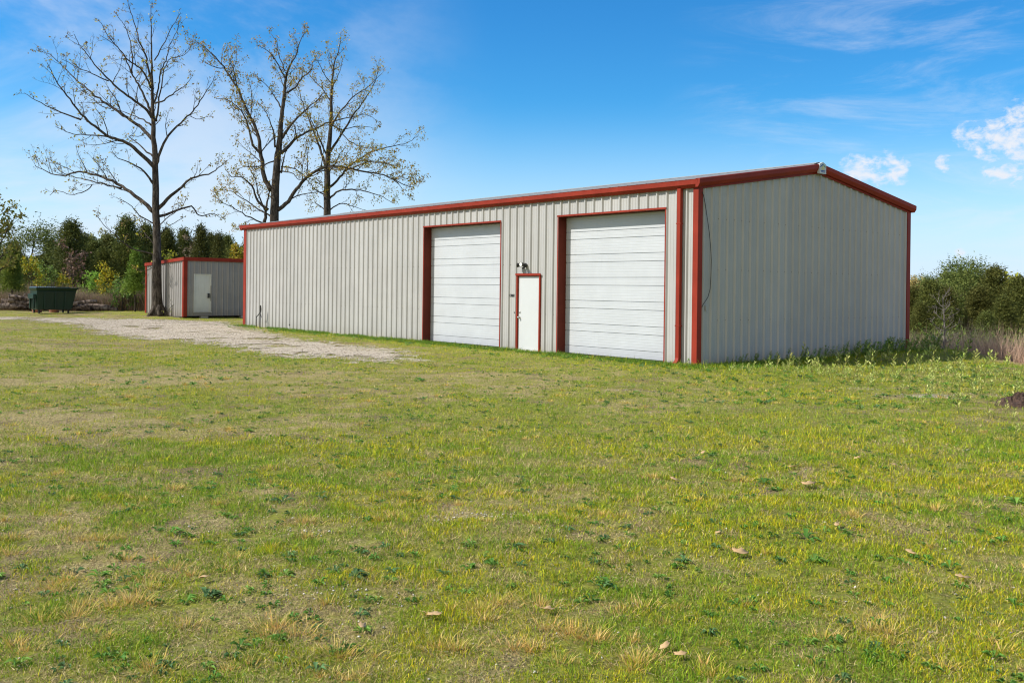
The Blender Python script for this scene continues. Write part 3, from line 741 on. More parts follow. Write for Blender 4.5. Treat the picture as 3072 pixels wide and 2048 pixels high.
for x0, x1, tilt in ((-1.0, 0.06, 0), (0.10, 1.14, 1)):
    ld = MB(); n = 9; 
    if tilt == 0:
        ld.box(x0, x1, -.70, .68, 1.405, 1.425)
        for i in range(n):
            x = x0 + (x1 - x0) * (i + .5) / n; ld.sweep([(-.03, 0), (-.018, .028), (.018, .028), (.03, 0)], [(lambda u, v, y=y, x=x: (x + u, y, 1.425 + v)) for y in (-.66, .64)])
        ld.build('lid', M['lid'], dmp)
    else:
        ld.box(x0, x1, .67, .70, .55, 1.44)
        ld.build('lid', M['lid'], dmp)
for x, y in ((-.78, -.45), (.72, -.45), (-.78, .45), (.72, .45)):
    cm = MB(); cm.box(x - .05, x + .05, y - .05, y + .05, .15, .20); cm.box(x - .045, x - .03, y - .04, y + .04, .06, .15); cm.box(x + .03, x + .045, y - .04, y + .04, .06, .15)
    cs_ = cm.build('caster', M['iron'], dmp)
    cw = MB(); cw.tube([(x - .025, y + .02, .085), (x + .025, y + .02, .085)], .085, 14); cw.build('wheel', M['black'], cs_)
gz_d = float(height(-25.3, 52.6)); dmp.location.z = gz_d + .03

# terracotta tubs beside it
for (px, py, lab) in ((90, 940, 'reddish clay tub in front of the log pile left of the dumpster'), (142, 941, 'reddish clay tub half hidden under the dumpster')):
    gx, gy = on_ground(px, py); gy += 0.8
    tb = MB(); n = 16
    loft(tb, [[(r * math.cos(2 * math.pi * i / n), r * math.sin(2 * math.pi * i / n), z) for i in range(n)] for r, z in ((.24, 0), (.28, .22), (.31, .23), (.32, .30), (.285, .30), (.23, .06))])
    tb.f.append(tuple(range(n))[::-1]); q = len(tb.v); tb.f.append(tuple(range(q - n, q)))
    o = tb.build('clay_tub', M['terracotta']); o.location = (gx, gy, float(height(gx, gy)) - .01); tag(o, lab, 'tub')

# ------------------------------------------------------------------ logs
def log_mesh(L, r, seed):
    rnd = random.Random(seed); n = 22; s = 14; V, Fc = [], []
    ph = [rnd.uniform(0, 6.28) for _ in range(6)]
    for i in range(n + 1):
        t_ = i / n; cx_ = 0.06 * math.sin(3 * t_ + ph[0]); cz_ = 0.05 * math.sin(4.1 * t_ + ph[1])
        rr = r * (1 - 0.3 * t_) * (1 + 0.10 * math.sin(9 * t_ + ph[2]))
        for k in range(s):
            a = 2 * math.pi * k / s
            w = rr * (1 + 0.10 * math.sin(3 * a + ph[3] + 4 * t_) + 0.07 * math.sin(5 * a + ph[4] - 6 * t_) + rnd.uniform(-.05, .05))
            V.append((L * (t_ - 0.5), cx_ + w * math.cos(a), cz_ + w * math.sin(a)))
    for i in range(n):
        for k in range(s):
            a, b2 = i * s + k, i * s + (k + 1) % s; Fc.append((a, b2, b2 + s, a + s))
    Fc.append(tuple(range(s))[::-1]); Fc.append(tuple(n * s + k for k in range(s)))
    # a couple of snapped limb stubs
    mb = MB(); mb.add(V, Fc)
    for q in range(3):
        x = rnd.uniform(-.4, .4) * L; a = rnd.uniform(0.3, 2.8); d_ = Vector((rnd.uniform(-.6, .6), math.cos(a), math.sin(a))).normalized()
        p = Vector((x, 0, 0)); mb.tube([p, p + d_ * r * 1.3, p + d_ * r * 1.9], [r * .3, r * .24, r * .16], 7)
    me = mb.mesh('log'); me.shade_smooth(); return me
LOGS = [  # zoom px of centre, length, radius, height of centre, yaw, tilt, label
    (60, 936, 3.2, .20, .20, .05, 0.0, 'thick grey log at the bottom left end of the pile'),
    (95, 934, 3.0, .17, .22, .0, 0.03, 'second log of the bottom row, left of the dumpster'),
    (75, 930, 2.9, .18, .52, -.06, -0.02, 'weathered log on the second row of the left pile'),
    (85, 928, 2.3, .14, .78, .04, 0.05, 'thin top log lying across the left pile'),
    (52, 931, 1.0, .15, .62, .3, 0.1, 'short cut log end sticking out at the far left of the pile'),
    (245, 936, 3.4, .19, .20, .02, -0.02, 'long dark log lying right of the dumpster'),
    (285, 936, 2.6, .15, .16, -.05, 0.0, 'log with reddish cut end at the right tip of the pile'),
    (236, 931, 2.2, .13, .48, .03, -0.10, 'grey upper log sloping down right of the dumpster')]
for (px, py, L, r, z, rz, ty, lab) in LOGS:
    p = to_world(px, py, 59.5); me = log_mesh(L, r, int(px * 3 + z * 100))
    o = link('fallen_log', me, M['log']); o.location = (p.x, 59.5 + (0.35 if z < .3 and px % 2 else 0), z + 0.02); o.rotation_euler = (random.uniform(0, 6), ty, rz)
    tag(o, lab, 'log', 'cut logs stacked behind the dumpster')

# ------------------------------------------------------------------ small fixtures at the wall
hy = empty('yard_hydrant', tuple(frame_front(22.75, 0.25, 0))); tag(hy, 'black iron yard hydrant with lever handle against the long wall', 'hydrant')
fw = lambda a, o, z: (D * a - G * o + Vector((0, 0, z)))
MB().tube([fw(0, 0, -.05), fw(0, 0, .45), fw(-.02, 0.0, .70)], [.022, .022, .028], 10).build('standpipe', M['iron'], hy)
MB().tube([fw(-.02, 0, .62), fw(-.03, .0, .78), fw(-.05, 0.02, .92)], [.034, .04, .03], 8).build('hydrant_head', M['iron'], hy)
MB().tube([fw(-.03, 0, .66), fw(.12, .03, .52), fw(.26, .05, .44)], [.016, .018, .02], 8).build('spout', M['iron'], hy)
MB().tube([fw(-.04, 0.02, .66), fw(-.14, .03, .52), fw(-.20, .03, .42)], [.014, .012, .014], 6).build('lever', M['iron'], hy)
pts = [(.22 + .008 * math.sin(i * 1.7), .05, .44 - .44 * i / 14) for i in range(15)]
MB().tube([fw(*p) for p in pts], [.013 if i % 2 else .017 for i in range(15)], 6).build('chain', M['iron'], hy)
pp = empty('pipe_stub', tuple(frame_front(20.23, 0.18, 0))); tag(pp, 'short white capped pipe stub at the foot of the long wall', 'pipe')
MB().tube([(0, 0, -.05), (0, 0, .17)], .035, 12).build('pipe', M['pvc'], pp)
MB().tube([(0, 0, .165), (0, 0, .22), (0, 0, .235)], [.022, .022, .015], 10).build('valve', M['black'], pp)

# ------------------------------------------------------------------ branching trees
class Tree:
    def __init__(s, seed): s.rnd = random.Random(seed); s.mb = MB(); s.tips = []; s.nseg = 0
    def limb(s, pts, r0, r1, sides=7, pw=1.0):
        n = len(pts)
        d = [0.0]
        for a, b in zip(pts, pts[1:]): d.append(d[-1] + (b - a).length)
        L = d[-1]; rad = [r0 + (r1 - r0) * (q / L) ** pw for q in d]
        s.mb.tube(pts, rad, sides); return rad, L, d
    def smooth(s, pts, k=3, jit=0.02):
        out = []
        n = len(pts)
        for i in range(n - 1):
            p0, p1, p2, p3 = pts[max(i - 1, 0)], pts[i], pts[i + 1], pts[min(i + 2, n - 1)]
            for j in range(k):
                t = j / k
                q = 0.5 * ((2 * p1) + (p2 - p0) * t + (2 * p0 - 5 * p1 + 4 * p2 - p3) * t * t + (3 * p1 - p0 - 3 * p2 + p3) * t ** 3)
                if 0 < i or j > 0: q = q + Vector([s.rnd.uniform(-jit, jit) for _ in range(3)]) * (p2 - p1).length
                out.append(q)
        out.append(pts[-1]); return out
    def twigs(s, pts, rads, L, level, dens, maxlevel, start=0.2, upb=0.35, ratio=0.34, minlen=0.25, rmin=0.006):
        rnd = s.rnd; n = len(pts); cnt = max(2, int(L * dens * rnd.uniform(.8, 1.2)))
        for c in range(cnt):
            t = start + (1 - start) * ((c + rnd.random()) / cnt); f = t * (n - 1); i = min(int(f), n - 2); q = pts[i].lerp(pts[i + 1], f - i)
            tan = (pts[i + 1] - pts[i]).normalized(); r = rads[i] * (1 - (f - i)) + rads[i + 1] * (f - i)
            ph = rnd.uniform(0, 6.283); o = tan.orthogonal().normalized(); o2 = tan.cross(o); perp = o * math.cos(ph) + o2 * math.sin(ph)
            ang = math.radians(rnd.uniform(28, 62)); dr = (tan * math.cos(ang) + perp * math.sin(ang) + Vector((0, 0, upb * rnd.uniform(0, 1)))).normalized()
            ln = max(minlen, L * ratio * (1.15 - 0.75 * t) * rnd.uniform(.55, 1.25)); ln = min(ln, 2.6)
            k = 5 if level == 1 else 4; P = [q]; cur = dr.copy()
            for j in range(k):
                cur = (cur + Vector([rnd.uniform(-.28, .28) for _ in range(3)]) + Vector((0, 0, 0.10 * upb * 2))).normalized(); P.append(P[-1] + cur * ln / k)
            r0 = max(rmin * 1.1, min(r * 0.55, 0.012 + ln * 0.011)); R, LL, dd = s.limb(P, r0, rmin * .7, 4 if level == 1 else 3)
            if level < maxlevel: s.twigs(P, R, LL, level + 1, 3.4, maxlevel, 0.15, upb, 0.42, 0.16, rmin)
            if level >= maxlevel - 1: s.tips += [(P[-1], cur), (P[-2], cur), (P[len(P) // 2], cur)]
            else: s.tips.append((P[-1], cur))
def leaf_mesh(name, tips, rnd, per, size, cols, droop=0.5, spread=0.12, aspect=0.45, frac=1.0):
    V, T, Cc = [], [], []
    for (p, d) in tips:
        if rnd.random() > frac: continue
        for k in range(rnd.randint(*per)):
            q = Vector(p) + Vector([rnd.gauss(0, spread) for _ in range(3)])
            dr = (Vector(d) * 0.5 + Vector([rnd.uniform(-1, 1) for _ in range(3)]) + Vector((0, 0, -droop))).normalized()
            sd_ = dr.cross(Vector([rnd.uniform(-1, 1) for _ in range(3)])).normalized()
            L = size * rnd.uniform(.6, 1.35); w = L * aspect * rnd.uniform(.7, 1.3); n = len(V)
            V += [q, q + dr * L * .5 + sd_ * w * .5, q + dr * L, q + dr * L * .5 - sd_ * w * .5]; T.append((n, n + 1, n + 2, n + 3))
            c = cols[rnd.randrange(len(cols))]; f = rnd.uniform(.75, 1.25); Cc += [tuple(v * f for v in c)] * 4
    return np_mesh(name, np.array([tuple(v) for v in V]), np.array(T), np.array(Cc))
def traced_tree(name, label, base_px, Y, trunk, limbs, conv, seed, leaf, dens=1.5, r_trunk=(0.30, 0.02), bark_m='bark', frac=1.0, per=(1, 3)):
    tr = Tree(seed); rnd = tr.rnd
    def P(pt, depth): x, y = conv(*pt); return to_world(x, y, depth)
    base = P(trunk[0][:2], Y)
    tp = [P(q[:2], Y + 0.0) for q in trunk]; rr = [q[2] for q in trunk]
    # trunk reaches the soil whatever its first traced point
    if tp[0].z > 0.05: tp = [Vector((tp[0].x, tp[0].y, float(height(tp[0].x, tp[0].y)) - .1))] + tp; rr = [rr[0] * 1.15] + rr
    # sample finely for a smooth taper with a root flare
    pts = tr.smooth(tp, 4, 0.012); rads = []
    n = len(tp)
    for i in range(n - 1):
        for j in range(4): rads.append(rr[i] + (rr[i + 1] - rr[i]) * j / 4)
    rads.append(rr[-1])
    tr.mb.tube(pts, rads, 12)
    bx = tp[0]
    for k in range(6):
        a = k * 1.05 + rnd.uniform(-.2, .2); dv = Vector((math.cos(a), math.sin(a), 0)); gz = float(height(bx.x, bx.y))
        tr.mb.tube([Vector((bx.x, bx.y, gz + .55)) + dv * rr[0] * .45, Vector((bx.x, bx.y, gz + .18)) + dv * rr[0] * .95, Vector((bx.x, bx.y, gz - .08)) + dv * rr[0] * 1.75], [rr[0] * .36, rr[0] * .30, rr[0] * .12], 7)
    L = sum((b - a).length for a, b in zip(pts, pts[1:]))
    k0 = int(len(pts) * .45); tr.twigs(pts[k0:], rads[k0:], L * .5, 1, dens * .9, 3, 0.1, 0.5, 0.16)
    for lb in limbs:
        q, r0, kd = lb[0], lb[1], lb[2] if len(lb) > 2 else rnd.uniform(-.55, .55)
        x0 = to_world(*conv(*q[0]), Y).x; P3 = []
        off0 = lb[3] if len(lb) > 3 else 0.0
        for pt in q:
            w = to_world(*conv(*pt), Y); dep = Y + off0 + kd * abs(w.x - x0) + kd * .3 * max(0, w.z - to_world(*conv(*q[0]), Y).z)
            P3.append(to_world(*conv(*pt), dep))
        S = tr.smooth(P3, 4, 0.035); R, LL, dd = tr.limb(S, r0, max(.012, r0 * .14), 7, 0.8)
        tr.twigs(S, R, LL, 1, dens, 3, 0.18, 0.35, 0.30)
    root = empty(name, (tp[0].x, tp[0].y, float(height(tp[0].x, tp[0].y)))); tag(root, label, 'tree')
    o = tr.mb.build('trunk', M[bark_m], None, smooth=True); o.location = -Vector(root.location); o.parent = root
    lm = leaf_mesh('crown', tr.tips, rnd, per, leaf['size'], leaf['cols'], leaf.get('droop', .6), leaf.get('spread', .10), leaf.get('aspect', .4), frac)
    o = link('crown', lm, M['leaf'], root); o.location = -Vector(root.location)
    return root
c2 = lambda x, y: (x / 1.8092, y / 1.8092)
c8 = lambda x, y: (560 + x / 2.6139, 60 + y / 2.6139)
olive = [(.46, .37, .03), (.38, .33, .03), (.50, .36, .045), (.30, .31, .025), (.40, .27, .05)]
brownish = [(.28, .17, .07), (.24, .16, .06), (.30, .22, .08), (.20, .18, .06)]
TA = dict(trunk=[(856, 1716, .36), (853, 1640, .27), (850, 1500, .235), (850, 1303, .20), (848, 1150, .185), (843, 900, .155), (832, 700, .115), (828, 550, .085), (825, 400, .055), (822, 250, .035), (820, 120, .022), (818, 30, .012)],
 limbs=[([(850, 1175), (900, 1165), (940, 1150), (1040, 1120), (1080, 1170), (1160, 1160), (1200, 1190)], .085), ([(855, 1135), (930, 1060), (1040, 970), (1130, 945), (1200, 900), (1235, 870)], .11),
 ([(850, 890), (880, 800), (930, 720), (1000, 650), (1060, 590), (1110, 510), (1150, 450), (1165, 415)], .085), ([(1030, 630), (1060, 645), (1090, 645), (1130, 630)], .02),
 ([(832, 1150), (760, 1080), (660, 1010), (560, 960), (430, 935), (330, 955), (230, 920), (190, 900)], .12, .3), ([(660, 1022), (560, 1000), (470, 975), (350, 940), (260, 860)], .045, .3, 1.0), ([(500, 1000), (460, 1040), (380, 1055), (310, 1035), (270, 1060)], .03, .2, 1.2),
 ([(835, 1000), (780, 930), (700, 880), (640, 860), (610, 820)], .07, -.4), ([(840, 910), (760, 830), (690, 775), (600, 745), (520, 690), (440, 620), (380, 540), (320, 460), (285, 400), (255, 340)], .12, -.2),
 ([(440, 650), (330, 610), (220, 560), (130, 505)], .05, -.1, -.6), ([(600, 745), (480, 735), (450, 730), (380, 725), (300, 685)], .045, -.3, -.5), ([(830, 850), (760, 790), (700, 745), (720, 740), (760, 740), (800, 720)], .05, .5),
 ([(830, 760), (760, 690), (690, 640), (600, 580), (520, 520), (430, 450), (370, 390), (310, 330), (270, 290)], .10, .35), ([(600, 590), (540, 570), (500, 530), (480, 520)], .03, .3, .6),
 ([(820, 680), (760, 640), (690, 615), (640, 600)], .05, .6), ([(825, 640), (790, 590), (730, 545), (650, 490), (590, 430), (530, 370), (470, 290), (430, 240), (400, 185)], .085, -.4), ([(590, 440), (500, 400), (430, 370), (330, 320)], .035, -.3, -.8),
 ([(820, 610), (790, 540), (750, 460), (715, 400), (690, 340), (650, 270), (600, 230), (540, 190)], .07, .1), ([(718, 400), (715, 300), (700, 200), (670, 130), (640, 95)], .045, -.1), ([(820, 480), (800, 430), (760, 370), (700, 330), (640, 260), (590, 200), (545, 120)], .06, -.5),
 ([(825, 470), (805, 380), (790, 300), (760, 230), (730, 130), (705, 50), (690, 5)], .07, .2), ([(835, 560), (860, 480), (870, 400), (900, 330), (920, 250), (960, 170), (975, 110)], .05, .3), ([(845, 560), (890, 545), (950, 500), (1010, 460), (1040, 420)], .05, -.3),
 ([(850, 660), (860, 560), (880, 440), (910, 330), (1000, 300), (1040, 250)], .055, .5), ([(838, 330), (880, 250), (940, 140), (980, 70)], .035, -.2), ([(845, 1235), (900, 1190), (980, 1130), (1010, 1080)], .035, -.6), ([(838, 1215), (760, 1170), (700, 1110), (630, 1070)], .04, -.5),
 ([(845, 1385), (720, 1350), (640, 1290), (560, 1215), (520, 1165)], .045, -.3), ([(845, 1340), (780, 1250), (730, 1200), (680, 1190)], .03, .5), ([(855, 1290), (900, 1240), (960, 1200), (1010, 1170)], .03, .3), ([(850, 1440), (780, 1470), (720, 1450)], .02, -.5)])
traced_tree('bare_oak_tree', 'tall nearly bare oak standing in front of the grey shed', None, 50.7, TA['trunk'], TA['limbs'], c2, 5, dict(size=.15, cols=brownish + olive[:2], spread=.06), 1.6, frac=0.30, per=(1, 2))
TB = dict(trunk=[(690, 1900, .34), (690, 1568, .26), (695, 1300, .23), (710, 1100, .20), (730, 950, .165), (745, 750, .12), (765, 600, .10), (775, 480, .075), (800, 380, .055), (860, 270, .035), (885, 180, .022), (930, 90, .012)],
 limbs=[([(665, 1340), (610, 1230), (590, 1100), (570, 950), (530, 830), (460, 680), (420, 580), (360, 480), (290, 370), (200, 270), (120, 200)], .16, .15), ([(580, 1040), (520, 980), (490, 850), (440, 730), (370, 660), (300, 620), (230, 620)], .09, -.2),
 ([(300, 380), (220, 370), (140, 330), (110, 310)], .035), ([(640, 1490), (560, 1420), (510, 1300), (430, 1230), (350, 1230), (300, 1160)], .09, -.4), ([(610, 1600), (625, 1480), (640, 1380), (660, 1300)], .12, 0), ([(620, 1500), (560, 1360), (540, 1250), (500, 1180), (470, 1090)], .06, -.5),
 ([(715, 1490), (800, 1420), (880, 1300), (960, 1220), (1060, 1160), (1150, 1145), (1290, 1165), (1400, 1190), (1520, 1210), (1620, 1250), (1700, 1290), (1780, 1310)], .13, -.15), ([(1620, 1250), (1680, 1310), (1720, 1380)], .025), ([(1290, 1165), (1400, 1120), (1550, 1120), (1660, 1150)], .04, -.3, -.8),
 ([(740, 1050), (800, 990), (870, 920), (950, 880), (1060, 830), (1150, 830)], .12, .2), ([(1060, 830), (1120, 800), (1300, 760), (1400, 740), (1490, 790)], .05, .1, 1.0), ([(860, 920), (850, 850), (830, 800)], .05), ([(742, 930), (800, 850), (870, 770), (950, 690), (1050, 600), (1090, 545)], .10, -.3),
 ([(785, 570), (850, 530), (910, 450), (980, 390), (990, 330), (1060, 320)], .06, .4), ([(775, 460), (740, 400), (700, 320), (640, 250), (550, 200)], .05, -.5), ([(772, 400), (720, 270), (710, 180), (660, 110)], .04, .5), ([(742, 690), (690, 600), (640, 530), (560, 450)], .05, .6),
 ([(695, 1000), (680, 880), (640, 760), (600, 690), (560, 650)], .065, -.6), ([(740, 1200), (770, 1050), (800, 1000)], .07, .3), ([(760, 1440), (900, 1370), (1000, 1350), (1100, 1345)], .05, .4), ([(735, 1190), (830, 1200), (880, 1250), (950, 1230)], .045, -.5), ([(740, 1150), (850, 1170), (920, 1220), (1000, 1260), (1060, 1300)], .045, .5),
 ([(690, 1560), (560, 1480), (440, 1400), (340, 1340), (250, 1330)], .06, .4), ([(670, 1620), (500, 1550), (380, 1480), (280, 1430), (200, 1380)], .06, -.3), ([(700, 1100), (640, 1120), (560, 1150), (450, 1150), (400, 1180)], .05, -.6)])
traced_tree('leafing_oak_tree', 'leafing oak between the bare oak and the right hand oak, with long low limb', None, 57.0, TB['trunk'], TB['limbs'], c8, 8, dict(size=.15, cols=olive, spread=.11, droop=.9, aspect=.38), 2.0, frac=.85, per=(1, 3))
TC = dict(trunk=[(1098, 1900, .30), (1100, 1530, .225), (1100, 1350, .20), (1105, 1150, .175), (1115, 1000, .145), (1130, 800, .11), (1135, 600, .085), (1145, 450, .06), (1160, 330, .04), (1190, 250, .025), (1210, 140, .012)],
 limbs=[([(1092, 1150), (1060, 1050), (1020, 930), (960, 780), (900, 620), (870, 520), (830, 440)], .09, .3), ([(1100, 1060), (1050, 950), (1010, 850), (960, 760), (930, 640)], .06, -.4), ([(1110, 1050), (1180, 950), (1260, 820), (1350, 690), (1440, 560), (1490, 450), (1500, 370)], .09, .1),
 ([(1130, 850), (1200, 730), (1300, 610), (1400, 540), (1480, 470), (1530, 420)], .065, -.4), ([(1138, 640), (1060, 540), (980, 450), (900, 380)], .045, .4), ([(1142, 500), (1080, 430), (1030, 330), (1000, 280)], .035, -.4), ([(1148, 520), (1190, 430), (1220, 320)], .03), ([(1150, 420), (1120, 330), (1100, 200)], .03, .3),
 ([(1110, 1320), (1180, 1260), (1260, 1160), (1340, 1100), (1460, 1030), (1600, 990), (1740, 960), (1820, 900)], .085, .2), ([(1120, 1400), (1200, 1340), (1300, 1330), (1420, 1350), (1540, 1390), (1630, 1440)], .07, -.3), ([(1110, 1500), (1200, 1440), (1300, 1460), (1400, 1490)], .05, .3), ([(1130, 820), (1220, 860), (1350, 830), (1460, 850)], .045, .5),
 ([(1180, 850), (1280, 950), (1400, 1000), (1480, 1000)], .04, -.5), ([(1095, 1380), (1010, 1330), (950, 1260), (900, 1200)], .05, -.3), ([(1340, 1100), (1450, 1110), (1560, 1120), (1640, 1160)], .035, .3), ([(1095, 1500), (1000, 1430), (960, 1480)], .04, .6), ([(1110, 1200), (1170, 1120), (1200, 1050), (1250, 1000)], .04, -.6)])
traced_tree('leafing_oak_tree', 'right hand leafing oak rising behind the long roof', None, 60.0, TC['trunk'], TC['limbs'], c8, 13, dict(size=.14, cols=olive, spread=.11, droop=.9, aspect=.36), 1.8, frac=0.75, per=(1, 3))
# oak at the left edge of the view, its crown reaching in
def wild_tree(name, label, loc, h, spread, seed, leaf, bark_m='bark', r=0.12, frac=1.0, per=(2, 4), dens=1.6, nl=14, start=0.25, group=None, levels=3, upb=.4, ratio=.34):
    tr = Tree(seed); rnd = tr.rnd
    tp = [Vector((0, 0, -.1))]; cur = Vector((rnd.uniform(-.08, .08), rnd.uniform(-.08, .08), 1))
    for i in range(7):
        cur = (cur + Vector((rnd.uniform(-.12, .12), rnd.uniform(-.12, .12), .05))).normalized(); tp.append(tp[-1] + cur * h / 7)
    pts = tr.smooth(tp, 3, .01); R, L, d_ = tr.limb(pts, r, r * .08, 9)
    for k in range(nl):
        t = start + (1 - start) * (k + rnd.random()) / nl * .95; i = int(t * (len(pts) - 1)); q = pts[i]; a = k * 2.4 + rnd.uniform(-.4, .4)
        ln = spread * (1 - t * .62) * rnd.uniform(.7, 1.15); up = .25 + t * .7
        P = [q]; cur = Vector((math.cos(a), math.sin(a), up)).normalized()
        for j in range(5):
            cur = (cur + Vector([rnd.uniform(-.22, .22) for _ in range(3)]) + Vector((0, 0, .06))).normalized(); P.append(P[-1] + cur * ln / 5)
        S = tr.smooth(P, 2, .03); RR, LL, dd = tr.limb(S, max(.012, R[i] * .55), .008, 5); tr.twigs(S, RR, LL, 1, dens, levels, .2, upb, ratio)
    root = empty(name, loc); tag(root, label, 'tree', group)
    tr.mb.build('trunk', M[bark_m], root, smooth=True)
    if leaf: link('crown', leaf_mesh('crown', tr.tips, rnd, per, leaf['size'], leaf['cols'], leaf.get('droop', .3), leaf.get('spread', .14), leaf.get('aspect', .6), frac), M['leaf'], root)
    return root
def gpos(px, Y): p = to_world(px, 900, Y); return (p.x, Y, float(height(p.x, Y)) - .05)
yg = [(.30, .30, .055), (.24, .27, .05), (.36, .31, .07), (.20, .25, .05)]
lime = [(.34, .38, .03), (.28, .36, .03), (.42, .40, .03), (.24, .30, .03)]
yellow = [(.50, .42, .02), (.42, .38, .02), (.56, .42, .03), (.30, .33, .03)]
wild_tree('leafing_maple_tree', 'pale yellow green tree reaching in at the left edge', gpos(-25, 58), 7.4, 3.6, 21, dict(size=.20, cols=yg, spread=.16), r=.17, nl=16, start=.3, frac=.9, dens=1.5)

# ------------------------------------------------------------------ evergreens
def crown_arrays(seed, h, w, kind, n_cl, per, size):
    r = np.random.default_rng(seed)
    t = r.random(n_cl) ** (0.85 if kind == 'cedar' else 1.0)
    ang = r.random(n_cl) * 2 * np.pi
    if kind == 'cedar': prof = np.minimum(1, (t / .18 + .25)) * (1 - t) ** 0.62 * 1.05 + .03
    elif kind == 'cone': prof = np.minimum(1, (t / .12 + .3)) * (1 - t) ** 0.72 + .02
    elif kind == 'round': prof = np.sqrt(np.clip(1 - (2 * t - 1) ** 2, 0, 1)) * .95 + .08 * (t < .3)
    else: prof = (1 - t) ** .8 * (0.55 + .45 * (np.sin(t * 34 + seed) > -.1)) + .05      # tiers
    lump = 0.68 + 0.30 * np.sin(ang * 3 + t * 9 + seed) * np.sin(t * 17 + seed * 2) + 0.30 * r.random(n_cl)
    rad = w / 2 * prof * lump * r.random(n_cl) ** 0.27
    cx = rad * np.cos(ang); cy = rad * np.sin(ang); cz = h * ((.38 if kind == 'tier' else .04) + (.60 if kind == 'tier' else .94) * t) - (0.10 * rad if kind != 'tier' else .25 * rad)
    if kind == 'round':   # clumps gathered into boughs
        nb = 60; bt = r.random(nb); ba = r.random(nb) * 6.283; br = w / 2 * np.sqrt(np.clip(1 - (2 * bt - 1) ** 2, .02, 1)) * (.55 + .4 * r.random(nb))
        k = r.integers(0, nb, n_cl); s_ = w * .10
        cx = br[k] * np.cos(ba[k]) + r.normal(0, s_, n_cl); cy = br[k] * np.sin(ba[k]) + r.normal(0, s_, n_cl); cz = h * (.10 + .84 * bt[k]) + r.normal(0, s_ * .7, n_cl)
    N_ = n_cl * per
    c = np.repeat(np.stack([cx, cy, cz], -1), per, 0)
    sig = w * .045 + .05
    p = c + r.normal(0, 1, (N_, 3)) * [sig, sig, sig * 1.1]
    out = c.copy(); out[:, 2] = 0; out /= (np.linalg.norm(out, axis=1, keepdims=True) + 1e-6)
    d = out * .6 + r.normal(0, .55, (N_, 3)) + [0, 0, .75 if kind in ('cedar', 'cone') else .35]; d /= np.linalg.norm(d, axis=1, keepdims=True)
    s = np.cross(d, out + [0, 0, .45] + r.normal(0, .42, (N_, 3))); s /= np.linalg.norm(s, axis=1, keepdims=True)
    L = (size * r.uniform(.6, 1.4, N_))[:, None]; wd = L * .42
    V = np.stack([p - s * wd * .5, p + s * wd * .5, p + d * L], 1).reshape(-1, 3)
    T = np.arange(N_ * 3).reshape(-1, 3)
    return V, T, np.repeat(r.random(n_cl), per), r.random(N_)
def evergreen_mesh(seed, kind, c_dark, c_mid, c_light, n_cl=520, per=28, size=.15, h=6.0, w=3.4):
    V, T, a, b2 = crown_arrays(seed, h, w, kind, n_cl, per, size)
    cd, cm, cl_ = map(np.array, (c_dark, c_mid, c_light))
    k = (a * .75 + b2 * .25)[:, None]
    col = np.where(k < .5, cd + (cm - cd) * k * 2, cm + (cl_ - cm) * (k * 2 - 1))
    me = np_mesh('crown', V, T, np.repeat(col, 3, 0)); me.materials.append(M['needle']); return me
def trunk_mesh(h, r, seed, branches=14):
    tr = Tree(seed); rnd = tr.rnd; tp = [Vector((rnd.uniform(-.03, .03) * i, rnd.uniform(-.03, .03) * i, -.1 + h * .93 * i / 6)) for i in range(7)]
    pts = tr.smooth(tp, 2, .01); R, L, d_ = tr.limb(pts, r, r * .12, 8)
    for k in range(branches):
        t = .12 + .8 * k / branches; i = int(t * (len(pts) - 1)); a = k * 2.4; ln = h * .24 * (1 - t * .8)
        q = pts[i]; tr.limb([q, q + Vector((math.cos(a), math.sin(a), .25)) * ln * .5, q + Vector((math.cos(a), math.sin(a), .45)) * ln], r * .25, .01, 4)
    me = tr.mb.mesh('trunk'); me.shade_smooth(); me.materials.append(M['bark_dark']); return me
CED = [evergreen_mesh(100 + i, 'cedar', (.045, .058, .014), (.095, .110, .024), (.200, .200, .045)) for i in range(4)]
CONE = [evergreen_mesh(120 + i, 'cone', (.042, .058, .016), (.085, .102, .024), (.165, .175, .042), w=3.0) for i in range(2)]
ROUND = [evergreen_mesh(130 + i, 'round', (.055, .090, .020), (.120, .170, .038), (.250, .290, .070), 700, 26, .16, 6.0, 5.0) for i in range(2)]
YPINE = [evergreen_mesh(140 + i, 'tier', (.07, .12, .02), (.15, .23, .03), (.27, .36, .06), 520, 18, .20, 6.0, 3.2) for i in range(2)]
TRK = [trunk_mesh(6.0, .11, 200 + i) for i in range(3)]
def evergreen(name, label, px, top_py, w_px, Y, meshes, group, k, zb=None, hmesh=6.0, wmesh=3.4, wf=1.35):
    x, y, z = gpos(px, Y); top = to_world(px, top_py, Y).z; h = top - z; w = w_px / F_PX * Y * wf
    root = empty(name, (x, y, z), random.uniform(0, 6.28)); tag(root, label, 'tree', group)
    c = bpy.data.objects.new('crown', meshes[k % len(meshes)]); COL.objects.link(c); c.parent = root; c.scale = (w / wmesh, w / wmesh, h / hmesh)
    t_ = bpy.data.objects.new('trunk', TRK[k % 3]); COL.objects.link(t_); t_.parent = root; t_.scale = (w / wmesh, w / wmesh, h / hmesh)
    return root
z1c = lambda x, y: (x / 3.0625, 560 + y / 3.0625)
GL = 'evergreens in the wood behind the shed'; GR = 'evergreens right of the building'
k = 0
